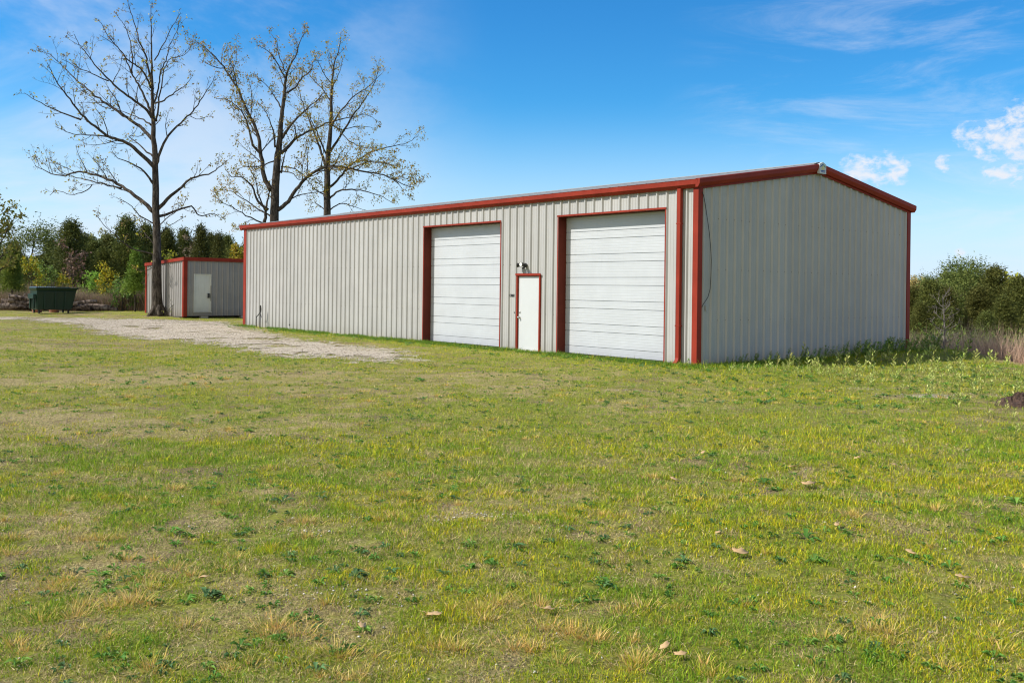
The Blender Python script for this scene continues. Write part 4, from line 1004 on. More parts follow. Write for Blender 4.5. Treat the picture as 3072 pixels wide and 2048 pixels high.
for (x, ty, w, Y, ms, lab) in (
    (650, 320, 360, 72, CONE, 'tallest pointed cedar above the dumpster'), (290, 380, 330, 77, ROUND, 'dark spreading pine at the left behind the yellow sapling'), (1150, 295, 290, 74, CED, 'tall dark cedar just left of the bare oak trunk'),
    (1330, 360, 240, 78, CED, 'dark cedar directly behind the bare oak trunk'), (1530, 400, 230, 80, CED, 'dark cedar above the left part of the shed roof'), (1840, 375, 230, 76, CONE, 'pointed dark cedar above the middle of the shed roof'),
    (2000, 435, 190, 74, CONE, 'smaller pointed cedar right of the middle above the shed roof'), (2140, 555, 230, 70, CED, 'low dark cedar beside the long building corner')):
    px, py = z1c(x, ty); evergreen('cedar_tree' if ms is not ROUND else 'pine_tree', lab, px, py, w / 3.0625, Y, ms, None, k, wf=1.6); k += 1
for (x, ty, w, Y) in ((470, 560, 260, 80), (860, 560, 300, 79), (1000, 520, 300, 82), (560, 620, 240, 84), (760, 500, 300, 84), (1240, 520, 260, 84), (1430, 480, 240, 86), (1680, 460, 260, 84), (1930, 500, 240, 86), (2080, 520, 260, 85),
                      (120, 600, 300, 84), (-60, 560, 300, 82), (360, 700, 260, 76), (1100, 620, 240, 78), (1750, 560, 260, 90), (940, 640, 260, 74), (-220, 480, 360, 80), (-420, 470, 400, 84), (2280, 540, 260, 84), (2420, 500, 280, 88)):
    px, py = z1c(x, ty - 55); evergreen('cedar_tree', 'dark green cedar filling the wood between the taller trees behind the shed', px, py, w / 3.0625, Y, CED, GL, k); k += 1
for (x, ty, w, Y, lab) in ((110, 560, 250, 61, 'young bright green pine at the left edge by the logs'), (1240, 590, 270, 54.5, 'young bright green pine beside the left wall of the shed')):
    px, py = z1c(x, ty); o = evergreen('young_pine_tree', lab, px, py, w / 3.0625, Y, YPINE, None, k, wmesh=3.2, wf=.95); k += 1
z6c = lambda x, y: (2560 + x / 3.137, 760 + y / 3.137)
for (x, ty, w, Y, ms, lab) in ((1050, 105, 520, 62, ROUND, 'big rounded pine behind the grey dead tree'), (1330, 145, 400, 58, CED, 'dark cedar with a ragged tip right of the rounded pine'), (1560, 235, 380, 55, CED, 'broad cedar at the right edge of the wood'),
                               (720, 265, 330, 56, CED, 'cedar nearest the gable corner of the long building')):
    px, py = z6c(x, ty); o = evergreen('cedar_tree' if ms is CED else 'pine_tree', lab, px, py, w / 3.137, Y, ms, None, k, wmesh=5.0 if ms is ROUND else 3.4); k += 1
for (x, ty, w, Y) in ((560, 330, 300, 60), (860, 330, 320, 58), (1180, 330, 340, 56), (640, 480, 280, 52), (900, 520, 260, 53), (1420, 420, 320, 52), (1700, 300, 380, 60), (1900, 240, 420, 58), (1250, 560, 260, 50), (400, 340, 300, 64), (200, 360, 320, 66), (2150, 260, 420, 60), (1040, 430, 300, 66), (1300, 380, 300, 66), (1500, 350, 300, 68)):
    px, py = z6c(x, ty); evergreen('cedar_tree', 'dark cedar packed among the others right of the building', px, py, w / 3.137, Y, CED, GR, k); k += 1
# distant wood on the right, hazy and yellowing
for (x, ty, w, Y, lab, cols) in ((590, 265, 300, 120, 'distant yellow flowering tree just past the gable corner', [(.42, .34, .12), (.34, .30, .12)]), (1440, 235, 220, 75, 'yellow green tree top showing above the right hand cedars', lime + yellow)):
    px, py = z6c(x, ty); x_, y_, z_ = gpos(px, Y); h = to_world(px, py, Y).z - z_
    wild_tree('leafing_tree', lab, (x_, y_, z_), h, w / 3.137 / F_PX * Y * .62, int(x), dict(size=.32, cols=cols, spread=.35), r=.15, nl=16, dens=1.6, levels=2, per=(3, 5))
px, py = z6c(700, 225); evergreen('pine_tree', 'distant dark pine top above the yellow tree by the gable corner', px, py, 300 / 3.137, 125, ROUND, None, 1, wmesh=5.0)
# deciduous trees of the left wood
pale_green = [(.30, .33, .12), (.25, .30, .10), (.36, .36, .15)]
for (x, ty, sp, Y, lab, cols, fr, nm, lv) in (
    (850, 375, 2.4, 88, 'pale green leafing tree between the two tallest cedars, left of a pair', pale_green, 1.0, 'leafing_tree', 3), (1000, 395, 2.2, 90, 'pale straw green leafing tree, right of a pair between the cedars', [(.36, .33, .16), (.32, .32, .13)], .9, 'leafing_tree', 3),
    (700, 560, 2.2, 68, 'brown twiggy tree with reddish buds behind the dumpster', [(.20, .12, .08), (.16, .11, .07)], .8, 'bare_tree', 3), (1680, 395, 1.6, 79, 'thin bare brown tree above the shed corner', [(.20, .15, .09), (.16, .13, .08)], .8, 'bare_tree', 3),
    (290, 640, 1.9, 64, 'bright yellow green sapling left of the dumpster', lime + yellow, 1.0, 'sapling_tree', 3), (1000, 700, 1.4, 65, 'golden yellow sapling between the dumpster and the young pine', yellow, 1.0, 'sapling_tree', 3),
    (1510, 560, 1.2, 58, 'lime green sapling behind the oak trunk at the shed roof', lime, .8, 'sapling_tree', 3), (830, 770, 1.1, 66, 'bright green shrub behind the right end of the logs', [(.20, .34, .04), (.26, .36, .05)], 1.0, 'sapling_tree', 3),
    (560, 850, 1.5, 66, 'yellow green bush rising behind the dumpster lid', yellow + lime, 1.0, 'sapling_tree', 3), (430, 700, 1.8, 66, 'mid green sapling left of the tallest cedar', [(.14, .22, .04), (.20, .27, .05)], .9, 'sapling_tree', 3),
    (2190, 520, 1.4, 68, 'thin leafing tree beside the corner of the long building', olive, .9, 'leafing_tree', 3), (1120, 860, 1.2, 60, 'low green shrub at the foot of the young pine', [(.12, .2, .04), (.2, .26, .05)], .9, 'sapling_tree', 3)):
    px, py = z1c(x, ty); x_, y_, z_ = gpos(px, Y); h = to_world(px, py, Y).z - z_
    small = h < 4.2
    wild_tree(nm, lab, (x_, y_, z_), h * .93, sp, int(x) + 3, dict(size=.15 if small else .19, cols=cols, spread=.13), 'bark_dark' if fr < .85 else 'bark', r=.05 if small else .10, nl=13, start=.12 if small else .3, dens=2.0, levels=3 if not small else 2, per=(3, 6) if nm != 'bare_tree' else (1, 2), frac=fr, ratio=.36)
# the grey dead tree on the right
x_, y_, z_ = gpos(2826, 31.5); h = to_world(2815, 880, 31.5).z - z_
wild_tree('dead_tree', 'small grey leafless tree standing in the dry grass right of the building', (x_, y_, z_), h, .85, 78, None, 'bark_pale', r=.055, nl=22, start=.25, dens=4.5, levels=2, ratio=.5, upb=.2)

# ------------------------------------------------------------------ undergrowth
def blades(x, y, hgt, wid, lean, col_b, col_t, r, z=None, seg2=True, az=None, curl=.35):
    """tapering grass blades as strips of small faces; every argument is an array"""
    n = len(x); az = r.random(n) * 2 * np.pi if az is None else az
    z = height(x, y) if z is None else z
    d = np.stack([np.cos(az), np.sin(az), np.zeros(n)], -1); fa = r.random(n) * 2 * np.pi
    s = np.stack([np.cos(fa), np.sin(fa), np.zeros(n)], -1) * (wid / 2)[:, None]
    b0 = np.stack([x, y, z], -1); up = np.array([0, 0, 1.0])
    L = hgt[:, None]; ln = lean[:, None]
    cs_, sn_ = np.cos(ln), np.sin(ln); l2 = np.minimum(ln * (1 + curl) + curl * .4, 2.0); cs2, sn2 = np.cos(l2), np.sin(l2)
    m1 = b0 + (up * cs_ + d * sn_) * L * .5; t1 = m1 + (up * cs2 + d * sn2) * L * .5
    if seg2:
        V = np.stack([b0 - s, b0 + s, m1 - s * .8, m1 + s * .8, t1], 1).reshape(-1, 3)
        o = (np.arange(n) * 5)[:, None]
        T = np.concatenate([o + [0, 1, 3], o + [0, 3, 2], o + [2, 3, 4]], 0)
        cm = (col_b + col_t) / 2; Cc = np.stack([col_b, col_b, cm, cm, col_t], 1).reshape(-1, 3)
    else:
        t1 = b0 + (up * (cs_ + cs2) / 2 + d * (sn_ + sn2) / 2) * L
        V = np.stack([b0 - s, b0 + s, t1], 1).reshape(-1, 3); T = np.arange(n * 3).reshape(-1, 3); Cc = np.stack([col_b, col_b, col_t], 1).reshape(-1, 3)
    return V, T, Cc
def merge(parts):
    Vs, Ts, Cs, k = [], [], [], 0
    for V, T, Cc in parts: Vs.append(V); Ts.append(T + k); Cs.append(Cc); k += len(V)
    return np.concatenate(Vs), np.concatenate(Ts), np.concatenate(Cs)
def pick(r, n, cols): return np.array(cols)[r.integers(0, len(cols), n)] * r.uniform(.75, 1.25, (n, 1))
r = np.random.default_rng(55)
# brush along the left wood
n = 52000; px = r.uniform(-260, 745, n); Y = 60.3 + 5 * r.random(n) ** 1.2; X = (px - 1536) / F_PX * Y
ok = fbm(X, Y, 1.8, 61, 3) > .30; X, Y = X[ok], Y[ok]; n = len(X)
hb = .8 + 2.1 * fbm(X, Y, 3.0, 62, 2) ** 1.2 * r.uniform(.5, 1.15, n)
cb = pick(r, n, [(.30, .23, .16), (.40, .31, .22), (.22, .17, .11), (.46, .35, .24), (.24, .24, .09)])
P1 = blades(X, Y, hb, r.uniform(.012, .03, n), r.uniform(0, .5, n), cb, cb * 1.1, r)
n = 15000; px = r.uniform(-260, 745, n); Y = 60.2 + 4 * r.random(n); X = (px - 1536) / F_PX * Y
cb = pick(r, n, [(.60, .40, .22), (.52, .36, .20), (.66, .48, .28)])
P2 = blades(X, Y, r.uniform(.3, .9, n), r.uniform(.015, .03, n), r.uniform(0, .6, n), cb, cb * 1.15, r, seg2=False)
V, T, Cc = merge([P1, P2]); tag(link('brush', np_mesh('brush', V, T, Cc), M['drystem']), 'brown twiggy brush and dead grass along the edge of the left wood', 'brush', None, 'stuff')
n = 16000; px = r.uniform(-260, 745, n); Y = 60.5 + 7 * r.random(n); X = (px - 1536) / F_PX * Y; hz_ = r.random(n) ** .9 * (0.5 + 2.2 * np.clip(fbm(X, Y, 2.4, 66, 3) - .25, 0, 1) * 1.5)
cb = pick(r, n, [(.12, .18, .04), (.20, .26, .05), (.09, .13, .04), (.28, .28, .05)])
V, T, Cc = blades(X, Y, r.uniform(.08, .2, n), r.uniform(.05, .10, n), r.uniform(0, 1.4, n), cb, cb, r, z=height(X, Y) + hz_, seg2=False)
tag(link('undergrowth_leaves', np_mesh('undergrowth_leaves', V, T, Cc), M['leaf']), 'small green leaves through the brush at the edge of the left wood', 'undergrowth', None, 'stuff')
# tall dry grass and brush on the right
n = 80000; Y = 24.5 + 22 * r.random(n) ** 1.1; X = r.uniform(10.8, 30, n)
a_, g_ = wall_coords(X, Y); ok = ((X > 13.0 + .5 * fbm(X, Y, 2, 5, 2)) | (Y > 31)) & (X > 12.6) & ~in_building(X, Y, .6) & (np.abs(X / Y) < .75); X, Y = X[ok], Y[ok]; n = len(X)
cb = pick(r, n, [(.58, .40, .28), (.52, .37, .25), (.66, .49, .35), (.42, .30, .20)])
V, T, Cc = blades(X, Y, r.uniform(.35, .95, n) * (.75 + .7 * fbm(X, Y, 1.6, 71, 2)), r.uniform(.008, .016, n), r.uniform(0, .55, n), cb, cb * 1.12, r, seg2=False)
tag(link('dry_grass', np_mesh('dry_grass', V, T, Cc), M['drystem']), 'tall pinkish tan dry grass below the right hand wood', 'grass', None, 'stuff')
n = 26000; Y = 42 + 9 * r.random(n); X = Y * r.uniform(.36, .66, n)
hb = .4 + 1.7 * fbm(X, Y, 2.5, 81, 3) ** 1.3 * r.uniform(.5, 1.2, n)
cb = pick(r, n, [(.22, .16, .11), (.17, .17, .06), (.13, .15, .05), (.26, .18, .13), (.16, .12, .08)])
P1 = blades(X, Y, hb, r.uniform(.01, .03, n), r.uniform(0, .7, n), cb, cb * 1.1, r)
n = 16000; Y = 42 + 9 * r.random(n); X = Y * r.uniform(.36, .66, n)
cb = pick(r, n, [(.10, .14, .03), (.15, .20, .04), (.22, .26, .05), (.08, .11, .03)])
P2 = blades(X, Y, r.uniform(.08, .2, n), r.uniform(.05, .09, n), r.uniform(0, 1.4, n), cb, cb, r, z=height(X, Y) + r.random(n) * 1.3 * fbm(X, Y, 2, 83, 2) * 1.6, seg2=False)
V, T, Cc = merge([P1, P2]); tag(link('brush', np_mesh('brush', V, T, Cc), M['drystem']), 'tangled brown and green brush between the dry grass and the right wood', 'brush', None, 'stuff')
# far-off wood that closes the horizon all round
n = 60000; ang = r.uniform(-1.6, 1.6, n); R_ = r.uniform(150, 210, n); X = R_ * np.sin(ang); Y = R_ * np.cos(ang)
zz = height(X, Y) + r.random(n) ** .8 * (3.5 + 3.0 * fbm(ang * 60, ang * 0, 2.0, 91, 3)) * .9
cb = pick(r, n, [(.045, .065, .025), (.07, .09, .03), (.16, .15, .06), (.10, .09, .05), (.035, .05, .02)])
V, T, Cc = blades(X, Y, r.uniform(.8, 1.8, n), r.uniform(.7, 1.3, n), r.uniform(0, 1.2, n), cb, cb, r, z=zz, seg2=False)
tag(link('far_woods', np_mesh('far_woods', V, T, Cc), M['needle']), 'far off line of mixed woods closing the horizon', 'woods', None, 'stuff')

# ------------------------------------------------------------------ lawn grass
r = np.random.default_rng(77)
def sample_lawn(n, y0, y1, pw, xpad=1.6):
    """points over the lawn, thinning with distance as y**-pw per square metre"""
    u = r.random(n); q = 2 - pw
    Y = (y0 ** q + u * (y1 ** q - y0 ** q)) ** (1 / q)
    X = (r.random(n) * 2 - 1) * (Y * .56 + xpad); return X, Y
def lawn_filter(X, Y, dr=.75):
    return ~in_building(X, Y, .06) & (drive_mask(X, Y) < dr) & (X < 13.5)
GREENS = [(.20, .30, .014), (.29, .37, .015), (.40, .43, .02), (.12, .24, .018), (.46, .42, .03)]
STRAWS = [(.56, .44, .20), (.62, .47, .24), (.44, .33, .16), (.50, .41, .15), (.38, .28, .15)]
parts = []
for (n, y0, y1, pw, seg) in ((700000, 3.6, 14, 1.45, True), (640000, 6.5, 60, 1.6, False)):
    X, Y = sample_lawn(n, y0, y1, pw); lu, st, pa = lawn(X, Y)
    clump = fbm(X, Y, .16, 51, 2); fade = sstep(6.5, 13.5, Y); fade = fade if not seg else 1 - fade; ok = lawn_filter(X, Y) & (r.random(n) < fade) & (r.random(n) < (.42 + .7 * np.clip(lu, 0, 1)) * (1 - .93 * pa)) & (clump > .26)
    X, Y, lu, st, clump = X[ok], Y[ok], lu[ok], st[ok], clump[ok]; n = len(X)
    sc_y = np.clip(Y / 5.0, 1, 6) ** .75
    is_straw = r.random(n) < np.clip(.30 + .80 * st - .42 * lu + 1.2 * (fbm(X, Y, .22, 58, 2) - .5), .05, .9)
    ct = np.where(is_straw[:, None], pick(r, n, STRAWS), pick(r, n, GREENS))
    warm = (.5 * fbm(X, Y, 1.1, 57, 2) + .5 * fbm(X, Y, .25, 59, 2))[:, None]; limey = np.array([1.48, 1.22, .7]); cool = np.array([.80, 1.0, 1.0])
    ct = np.where(is_straw[:, None], ct, ct * (cool + (limey - cool) * sstep(.36, .62, warm)))
    cbm = ct * .8 + np.array([.10, .07, .03]) * .35
    hg = (.011 + .025 * r.random(n) ** 1.5 * (.4 + lu) + .016 * sstep(.5, .75, clump)) * np.minimum(sc_y, 1.7)
    a_, g_ = wall_coords(X, Y)
    nearw = np.maximum(np.exp(-np.maximum(0, -g_) / .35) * (g_ < .2) * (a_ > -1) * (a_ < LEN + .5), np.exp(-np.maximum(0, -a_) / .7) * (a_ < .2) * (g_ > -.8) * (g_ < WID + 2))
    hg = hg * (1 + 1.6 * nearw)
    le = np.where(is_straw, r.uniform(.3, 1.5, n), r.uniform(0.05, .9, n)); ct = ct * (.42 + 1.3 * r.random((n, 1)) ** 1.3)
    parts.append(blades(X, Y, hg, .0030 * sc_y * r.uniform(.7, 1.5, n), le, cbm, ct, r, seg2=seg))
V, T, Cc = merge(parts)
tag(link('grass', np_mesh('grass', V, T, Cc), M['blade']), 'short thin lawn grass of mixed green and straw blades', 'grass', None, 'stuff')
# taller grass right against the walls
n = 30000; a_ = r.uniform(-.3, LEN, n); o_ = .05 + np.abs(r.normal(0, .30, n)); X = CX + D.x * a_ - G.x * o_; Y = CY + D.y * a_ - G.y * o_
n2 = 16000; b2 = r.uniform(-.6, WID + 2, n2); o2 = .05 + np.abs(r.normal(0, .5, n2)); X2 = CX + G.x * b2 - D.x * o2; Y2 = CY + G.y * b2 - D.y * o2
X = np.concatenate([X, X2]); Y = np.concatenate([Y, Y2]); n = len(X); ok = (fbm(X, Y, .7, 63, 2) > .38); X, Y = X[ok], Y[ok]; n = len(X)
ct = pick(r, n, [(.10, .20, .02), (.15, .26, .025), (.08, .15, .02), (.20, .27, .04)])
P1 = blades(X, Y, r.uniform(.04, .13, n), r.uniform(.006, .012, n), r.uniform(.1, .9, n), ct * .8, ct, r, seg2=False)
# tussocks: long arching blades, tan at the base
TUS = [(400, 1310), (300, 1385), (130, 1340), (230, 1245), (190, 1245), (270, 1240), (420, 1440), (680, 1455), (830, 1540), (1000, 1480), (1100, 1400), (1150, 1385), (1240, 1390), (1330, 1460), (1220, 1485), (1180, 1480), (350, 1530), (170, 1415), (1110, 1420),
       (90, 1420), (440, 1325), (1420, 1405), (1460, 1515), (780, 1500), (20, 1275), (30, 1240), (1480, 1395), (1765, 1400), (340, 1390), (260, 1395), (540, 1285), (120, 1360), (150, 1330), (740, 1545), (800, 1552), (1050, 1485), (400, 1120), (450, 1060), (480, 1045), (500, 1160), (620, 1075),
       (900, 1190), (700, 1205), (1150, 1140), (1500, 1100), (1700, 1110), (1960, 1200), (2150, 1180), (2250, 1120), (1380, 1190), (2300, 1500), (2000, 1450), (1250, 1440), (1370, 1465), (190, 1390), (1310, 1450), (640, 1440)]
TP = [on_ground(x * 1.3061, y * 1.3061) for x, y in TUS]
for i in range(330):
    yy = 4 + 14 * r.random() ** 1.2; xx = (r.random() * 2 - 1) * (yy * .56 + 1); TP.append((xx, yy, r.uniform(.35, .7)))
tp_parts = [P1]
for q in TP:
    s = q[2] if len(q) > 2 else r.uniform(.7, 1.15); x0, y0_ = q[0], q[1]; s = s * r.uniform(.55, 1.15); nb = int(130 * s * (1.0 if y0_ < 9 else .6)); rr_ = np.abs(r.normal(0, .095 * s * r.uniform(.7, 1.5), nb)); aa = r.random(nb) * 6.283
    X = x0 + rr_ * np.cos(aa) * 1.3; Y = y0_ + rr_ * np.sin(aa); tan_ = r.random(nb) < (r.uniform(.15, .6) if len(q) == 2 else .2)
    ct = np.where(tan_[:, None], pick(r, nb, [(.78, .50, .16), (.82, .60, .28), (.66, .36, .10)]), pick(r, nb, [(.42, .44, .03), (.30, .40, .03), (.55, .50, .05)]))
    cb_ = pick(r, nb, [(.66, .36, .11), (.56, .33, .12), (.72, .48, .22)])
    tp_parts.append(blades(X, Y, r.uniform(.03, .115, nb) * s ** .6, r.uniform(.0025, .0045, nb) * max(1, y0_ / 6), .15 + r.random(nb) * .55 + rr_ * 5, cb_, ct, r, az=aa + r.normal(0, .4, nb)))
V, T, Cc = merge(tp_parts); 
# mixed strips: all triangles already
tag(link('tall_grass', np_mesh('tall_grass', V, T, Cc), M['blade']), 'longer grass tufts, tan at the base, dotted over the lawn and along the walls', 'grass', None, 'stuff')
# broadleaf weeds lying in the turf
def rosettes(P, cols, size):
    V, T, Cc = [], [], []; k = 0
    for (x0, y0_, s) in P:
        z0 = float(height(x0, y0_)); nl = int(r.integers(6, 13)); base = pick(r, 1, cols)[0]
        for i in range(nl):
            a = r.random() * 6.283; L = size * s * r.uniform(.6, 1.25); w = L * r.uniform(.2, .34); el = r.uniform(.15, 1.05)
            d = np.array([math.cos(a), math.sin(a), 0]); sd_ = np.array([-math.sin(a), math.cos(a), 0]); up = np.array([0, 0, 1.0]); b0 = np.array([x0, y0_, z0 + .006]) + d * .006
            e1 = math.cos(el), math.sin(el); mid = b0 + (d * e1[0] + up * e1[1]) * L * .5; tip = mid + (d * math.cos(el * .2) + up * math.sin(el * .2 - .3)) * L * .5
            V += [b0, mid + sd_ * w * .5 + up * .006, mid - sd_ * w * .5 + up * .006, tip, mid - up * .004]; T += [(k, k + 4, k + 1), (k, k + 2, k + 4), (k + 4, k + 3, k + 1), (k + 4, k + 2, k + 3)]; f = r.uniform(.8, 1.25)
            Cc += [base * f] * 5; k += 5
    return np.array(V), np.array(T), np.array(Cc)
RP = [(*on_ground(x, y), s) for x, y, s in ((850, 1510, 1.6), (510, 1605, 1.6), (1410, 1645, 1.2), (1100, 1570, 1.0), (750, 1595, 1.1), (300, 1730, 1.1), (1060, 1740, 1.5), (1540, 1650, 1.3), (2290, 1460, 1.4), (2310, 1480, 1.0), (1830, 1760, 1.4), (1700, 1600, 1.0),
      (1900, 1660, 1.0), (2420, 1630, 1.5), (2440, 1700, 1.3), (2700, 1700, 1.3), (2850, 1720, 1.4), (3050, 1520, 1.5), (1260, 1140, 2.2), (380, 1152, 2.0), (635, 1153, 2.0), (740, 1140, 2.0), (430, 1150, 2.0), (660, 1140, 2.0), (580, 1155, 2), (620, 1800, 1.3), (640, 1500, 1.1), (385, 1530, 1), (1480, 1700, 1.2))]
for i in range(3000):
    yy = 4 + 20 * r.random() ** 1.1; xx = (r.random() * 2 - 1) * (yy * .56 + 1)
    if vnoise(xx, yy, 1.2, 97) > .36 and not in_building(xx, yy, .2) and drive_mask(xx, yy) < 0: RP.append((xx, yy, r.uniform(.28, .95)))
for i in range(260):
    a_ = r.uniform(-.5, LEN); o_ = .1 + abs(r.normal(0, .7)); p = frame_front(a_, o_, 0); RP.append((p.x, p.y, r.uniform(.8, 2.0)))
for i in range(260):
    X_ = r.uniform(3, 11.5); Y_ = r.uniform(14, 23)
    if not in_building(X_, Y_, .2): RP.append((X_, Y_, r.uniform(.9, 2.0)))
V, T, Cc = rosettes(RP, [(.10, .23, .035), (.13, .28, .04), (.17, .30, .05), (.11, .21, .07)], .068)
tag(link('ground_weeds', np_mesh('ground_weeds', V, T, Cc), M['leaf']), 'dark green broadleaf rosettes growing flat in the lawn', 'weeds', None, 'stuff')
# clover-like small leaves and stone chips for grain
n = 230000; X, Y = sample_lawn(n, 3.8, 20, 1.45); lu, st, pa = lawn(X, Y); ok = lawn_filter(X, Y) & (fbm(X, Y, .45, 88, 2) > .42); X, Y = X[ok], Y[ok]; n = len(X)
ct = pick(r, n, [(.16, .29, .03), (.28, .38, .04), (.13, .24, .03), (.42, .44, .06), (.55, .46, .16)])
V, T, Cc = blades(X, Y, r.uniform(.007, .018, n), r.uniform(.005, .010, n) * np.clip(Y / 6, 1, 2), r.uniform(.6, 1.5, n), ct, ct, r, z=height(X, Y) + r.uniform(.004, .022, n), seg2=False)
tag(link('clover', np_mesh('clover', V, T, Cc), M['leaf']), 'tiny clover leaves mixed through the turf', 'clover', None, 'stuff')
n = 60000; X, Y = sample_lawn(n, 3.8, 22, 1.3); ok = lawn_filter(X, Y) ; X, Y = X[ok], Y[ok]; n = len(X)
ct = pick(r, n, STRAWS + [(.18, .13, .09), (.50, .42, .28)])
V, T, Cc = blades(X, Y, r.uniform(.02, .06, n), r.uniform(.0025, .005, n) * np.clip(Y / 5, 1, 3), r.uniform(1.35, 1.55, n), ct, ct, r, z=height(X, Y) + r.uniform(.003, .018, n), seg2=False, curl=.02)
tag(link('thatch', np_mesh('thatch', V, T, Cc), M['drystem']), 'dead straw bits lying loose on the lawn', 'straw', None, 'stuff')
# stones
def stones(P, cols, name, label, m=None):
    n = len(P); P = np.array(P); base = np.array([(1, 0, 0), (-1, 0, 0), (0, 1, 0), (0, -1, 0), (0, 0, .75), (0, 0, -.4)], float)
    F_ = np.array([(0, 2, 4), (2, 1, 4), (1, 3, 4), (3, 0, 4), (2, 0, 5), (1, 2, 5), (3, 1, 5), (0, 3, 5)])
    a = r.random(n) * 6.283; ca, sa = np.cos(a), np.sin(a); sc = P[:, 2][:, None, None] * r.uniform(.6, 1.3, (n, 1, 3))
    v = base[None] * sc * r.uniform(.75, 1.25, (n, 6, 3)); x = v[..., 0] * ca[:, None] - v[..., 1] * sa[:, None]; y = v[..., 0] * sa[:, None] + v[..., 1] * ca[:, None]
    V = np.stack([x + P[:, 0][:, None], y + P[:, 1][:, None], v[..., 2] + (height(P[:, 0], P[:, 1]) + P[:, 3])[:, None]], -1).reshape(-1, 3)
    T = (F_[None] + (np.arange(n) * 6)[:, None, None]).reshape(-1, 3); Cc = np.repeat(pick(r, n, cols), 6, 0)
    tag(link(name, np_mesh(name, V, T, Cc), m or M['stone']), label, 'stones', None, 'stuff')
m, t, b = material('stone'); a = N(t, 'ShaderNodeAttribute', attribute_name='tint'); t.links.new(a.outputs['Color'], b.inputs['Base Color']); b.inputs['Roughness'].default_value = .9; M['stone'] = m
n = 90000; X = r.uniform(-32, 0, n); Y = r.uniform(18, 50, n); d_ = drive_mask(X, Y); ok = (d_ > -.3) & ~in_building(X, Y, .3) & (r.random(n) < .25 + sstep(-.3, .6, d_)) ; X, Y, d_ = X[ok], Y[ok], d_[ok]
P = np.stack([X, Y, r.uniform(.008, .024, len(X)), .012 + .012 * sstep(0, .7, d_)], -1)
stones(P, [(.46, .39, .30), (.54, .47, .37), (.34, .28, .21), (.60, .53, .44), (.40, .32, .23)], 'gravel_stones', 'loose pale gravel stones on the drive')
P = []
for (gx, gy, rx, ry, lu_, st_, pa_) in SPOTS:
    if pa_ > .3 and gy < 19:
        for i in range(int(160 * rx * ry / .1) if rx < .5 else 60): P.append((gx + r.normal(0, rx * .7), gy + r.normal(0, ry * .7), r.uniform(.004, .011) * max(1, gy / 14), .004))
for i in range(1500):
    yy = 4 + 12 * r.random(); xx = (r.random() * 2 - 1) * (yy * .56 + 1); P.append((xx, yy, r.uniform(.004, .011), .004))
stones(P, [(.50, .45, .37), (.42, .37, .29), (.60, .56, .49)], 'stone_chips', 'small white stone chips in bare spots of the lawn')
# dirt mound at the right edge
gx, gy = on_ground(3062, 1222); V, T = [], []
n1, n2 = 40, 14
for j in range(n2 + 1):
    for i in range(n1):
        a = 2 * math.pi * i / n1; q = j / n2; rr_ = .34 * q * (1 + .22 * math.sin(2 * a + 1) + .1 * math.sin(5 * a)); zz = .20 * (1 - q ** 1.6) * (1 + .45 * math.sin(3 * a) * q + .3 * math.sin(7 * a + 9 * q) * q) + (random.uniform(-.03, .03) if 0 < j < n2 else 0)
        V.append((rr_ * math.cos(a) * 1.25, rr_ * math.sin(a), zz if j < n2 else -.05))
for j in range(n2):
    for i in range(n1): a, c_ = j * n1 + i, j * n1 + (i + 1) % n1; T.append((a, a + n1, c_ + n1, c_))
mb = MB(); mb.add(V, T); m, t, b = material('dark_soil'); nn = obj_noise(t, 22, 6, .75); t.links.new(mix(t, ramp(t, nn, .3, .7), (.035, .020, .014), (.13, .075, .05)), b.inputs['Base Color']); b.inputs['Roughness'].default_value = 1; add_bump(t, b, nn, 1, .05); M['soil'] = m
o = mb.build('dirt_mound', m, None); o.location = (gx + .1, gy, float(height(gx, gy))); tag(o, 'dark brown mound of turned soil at the right edge of the lawn', 'dirt')

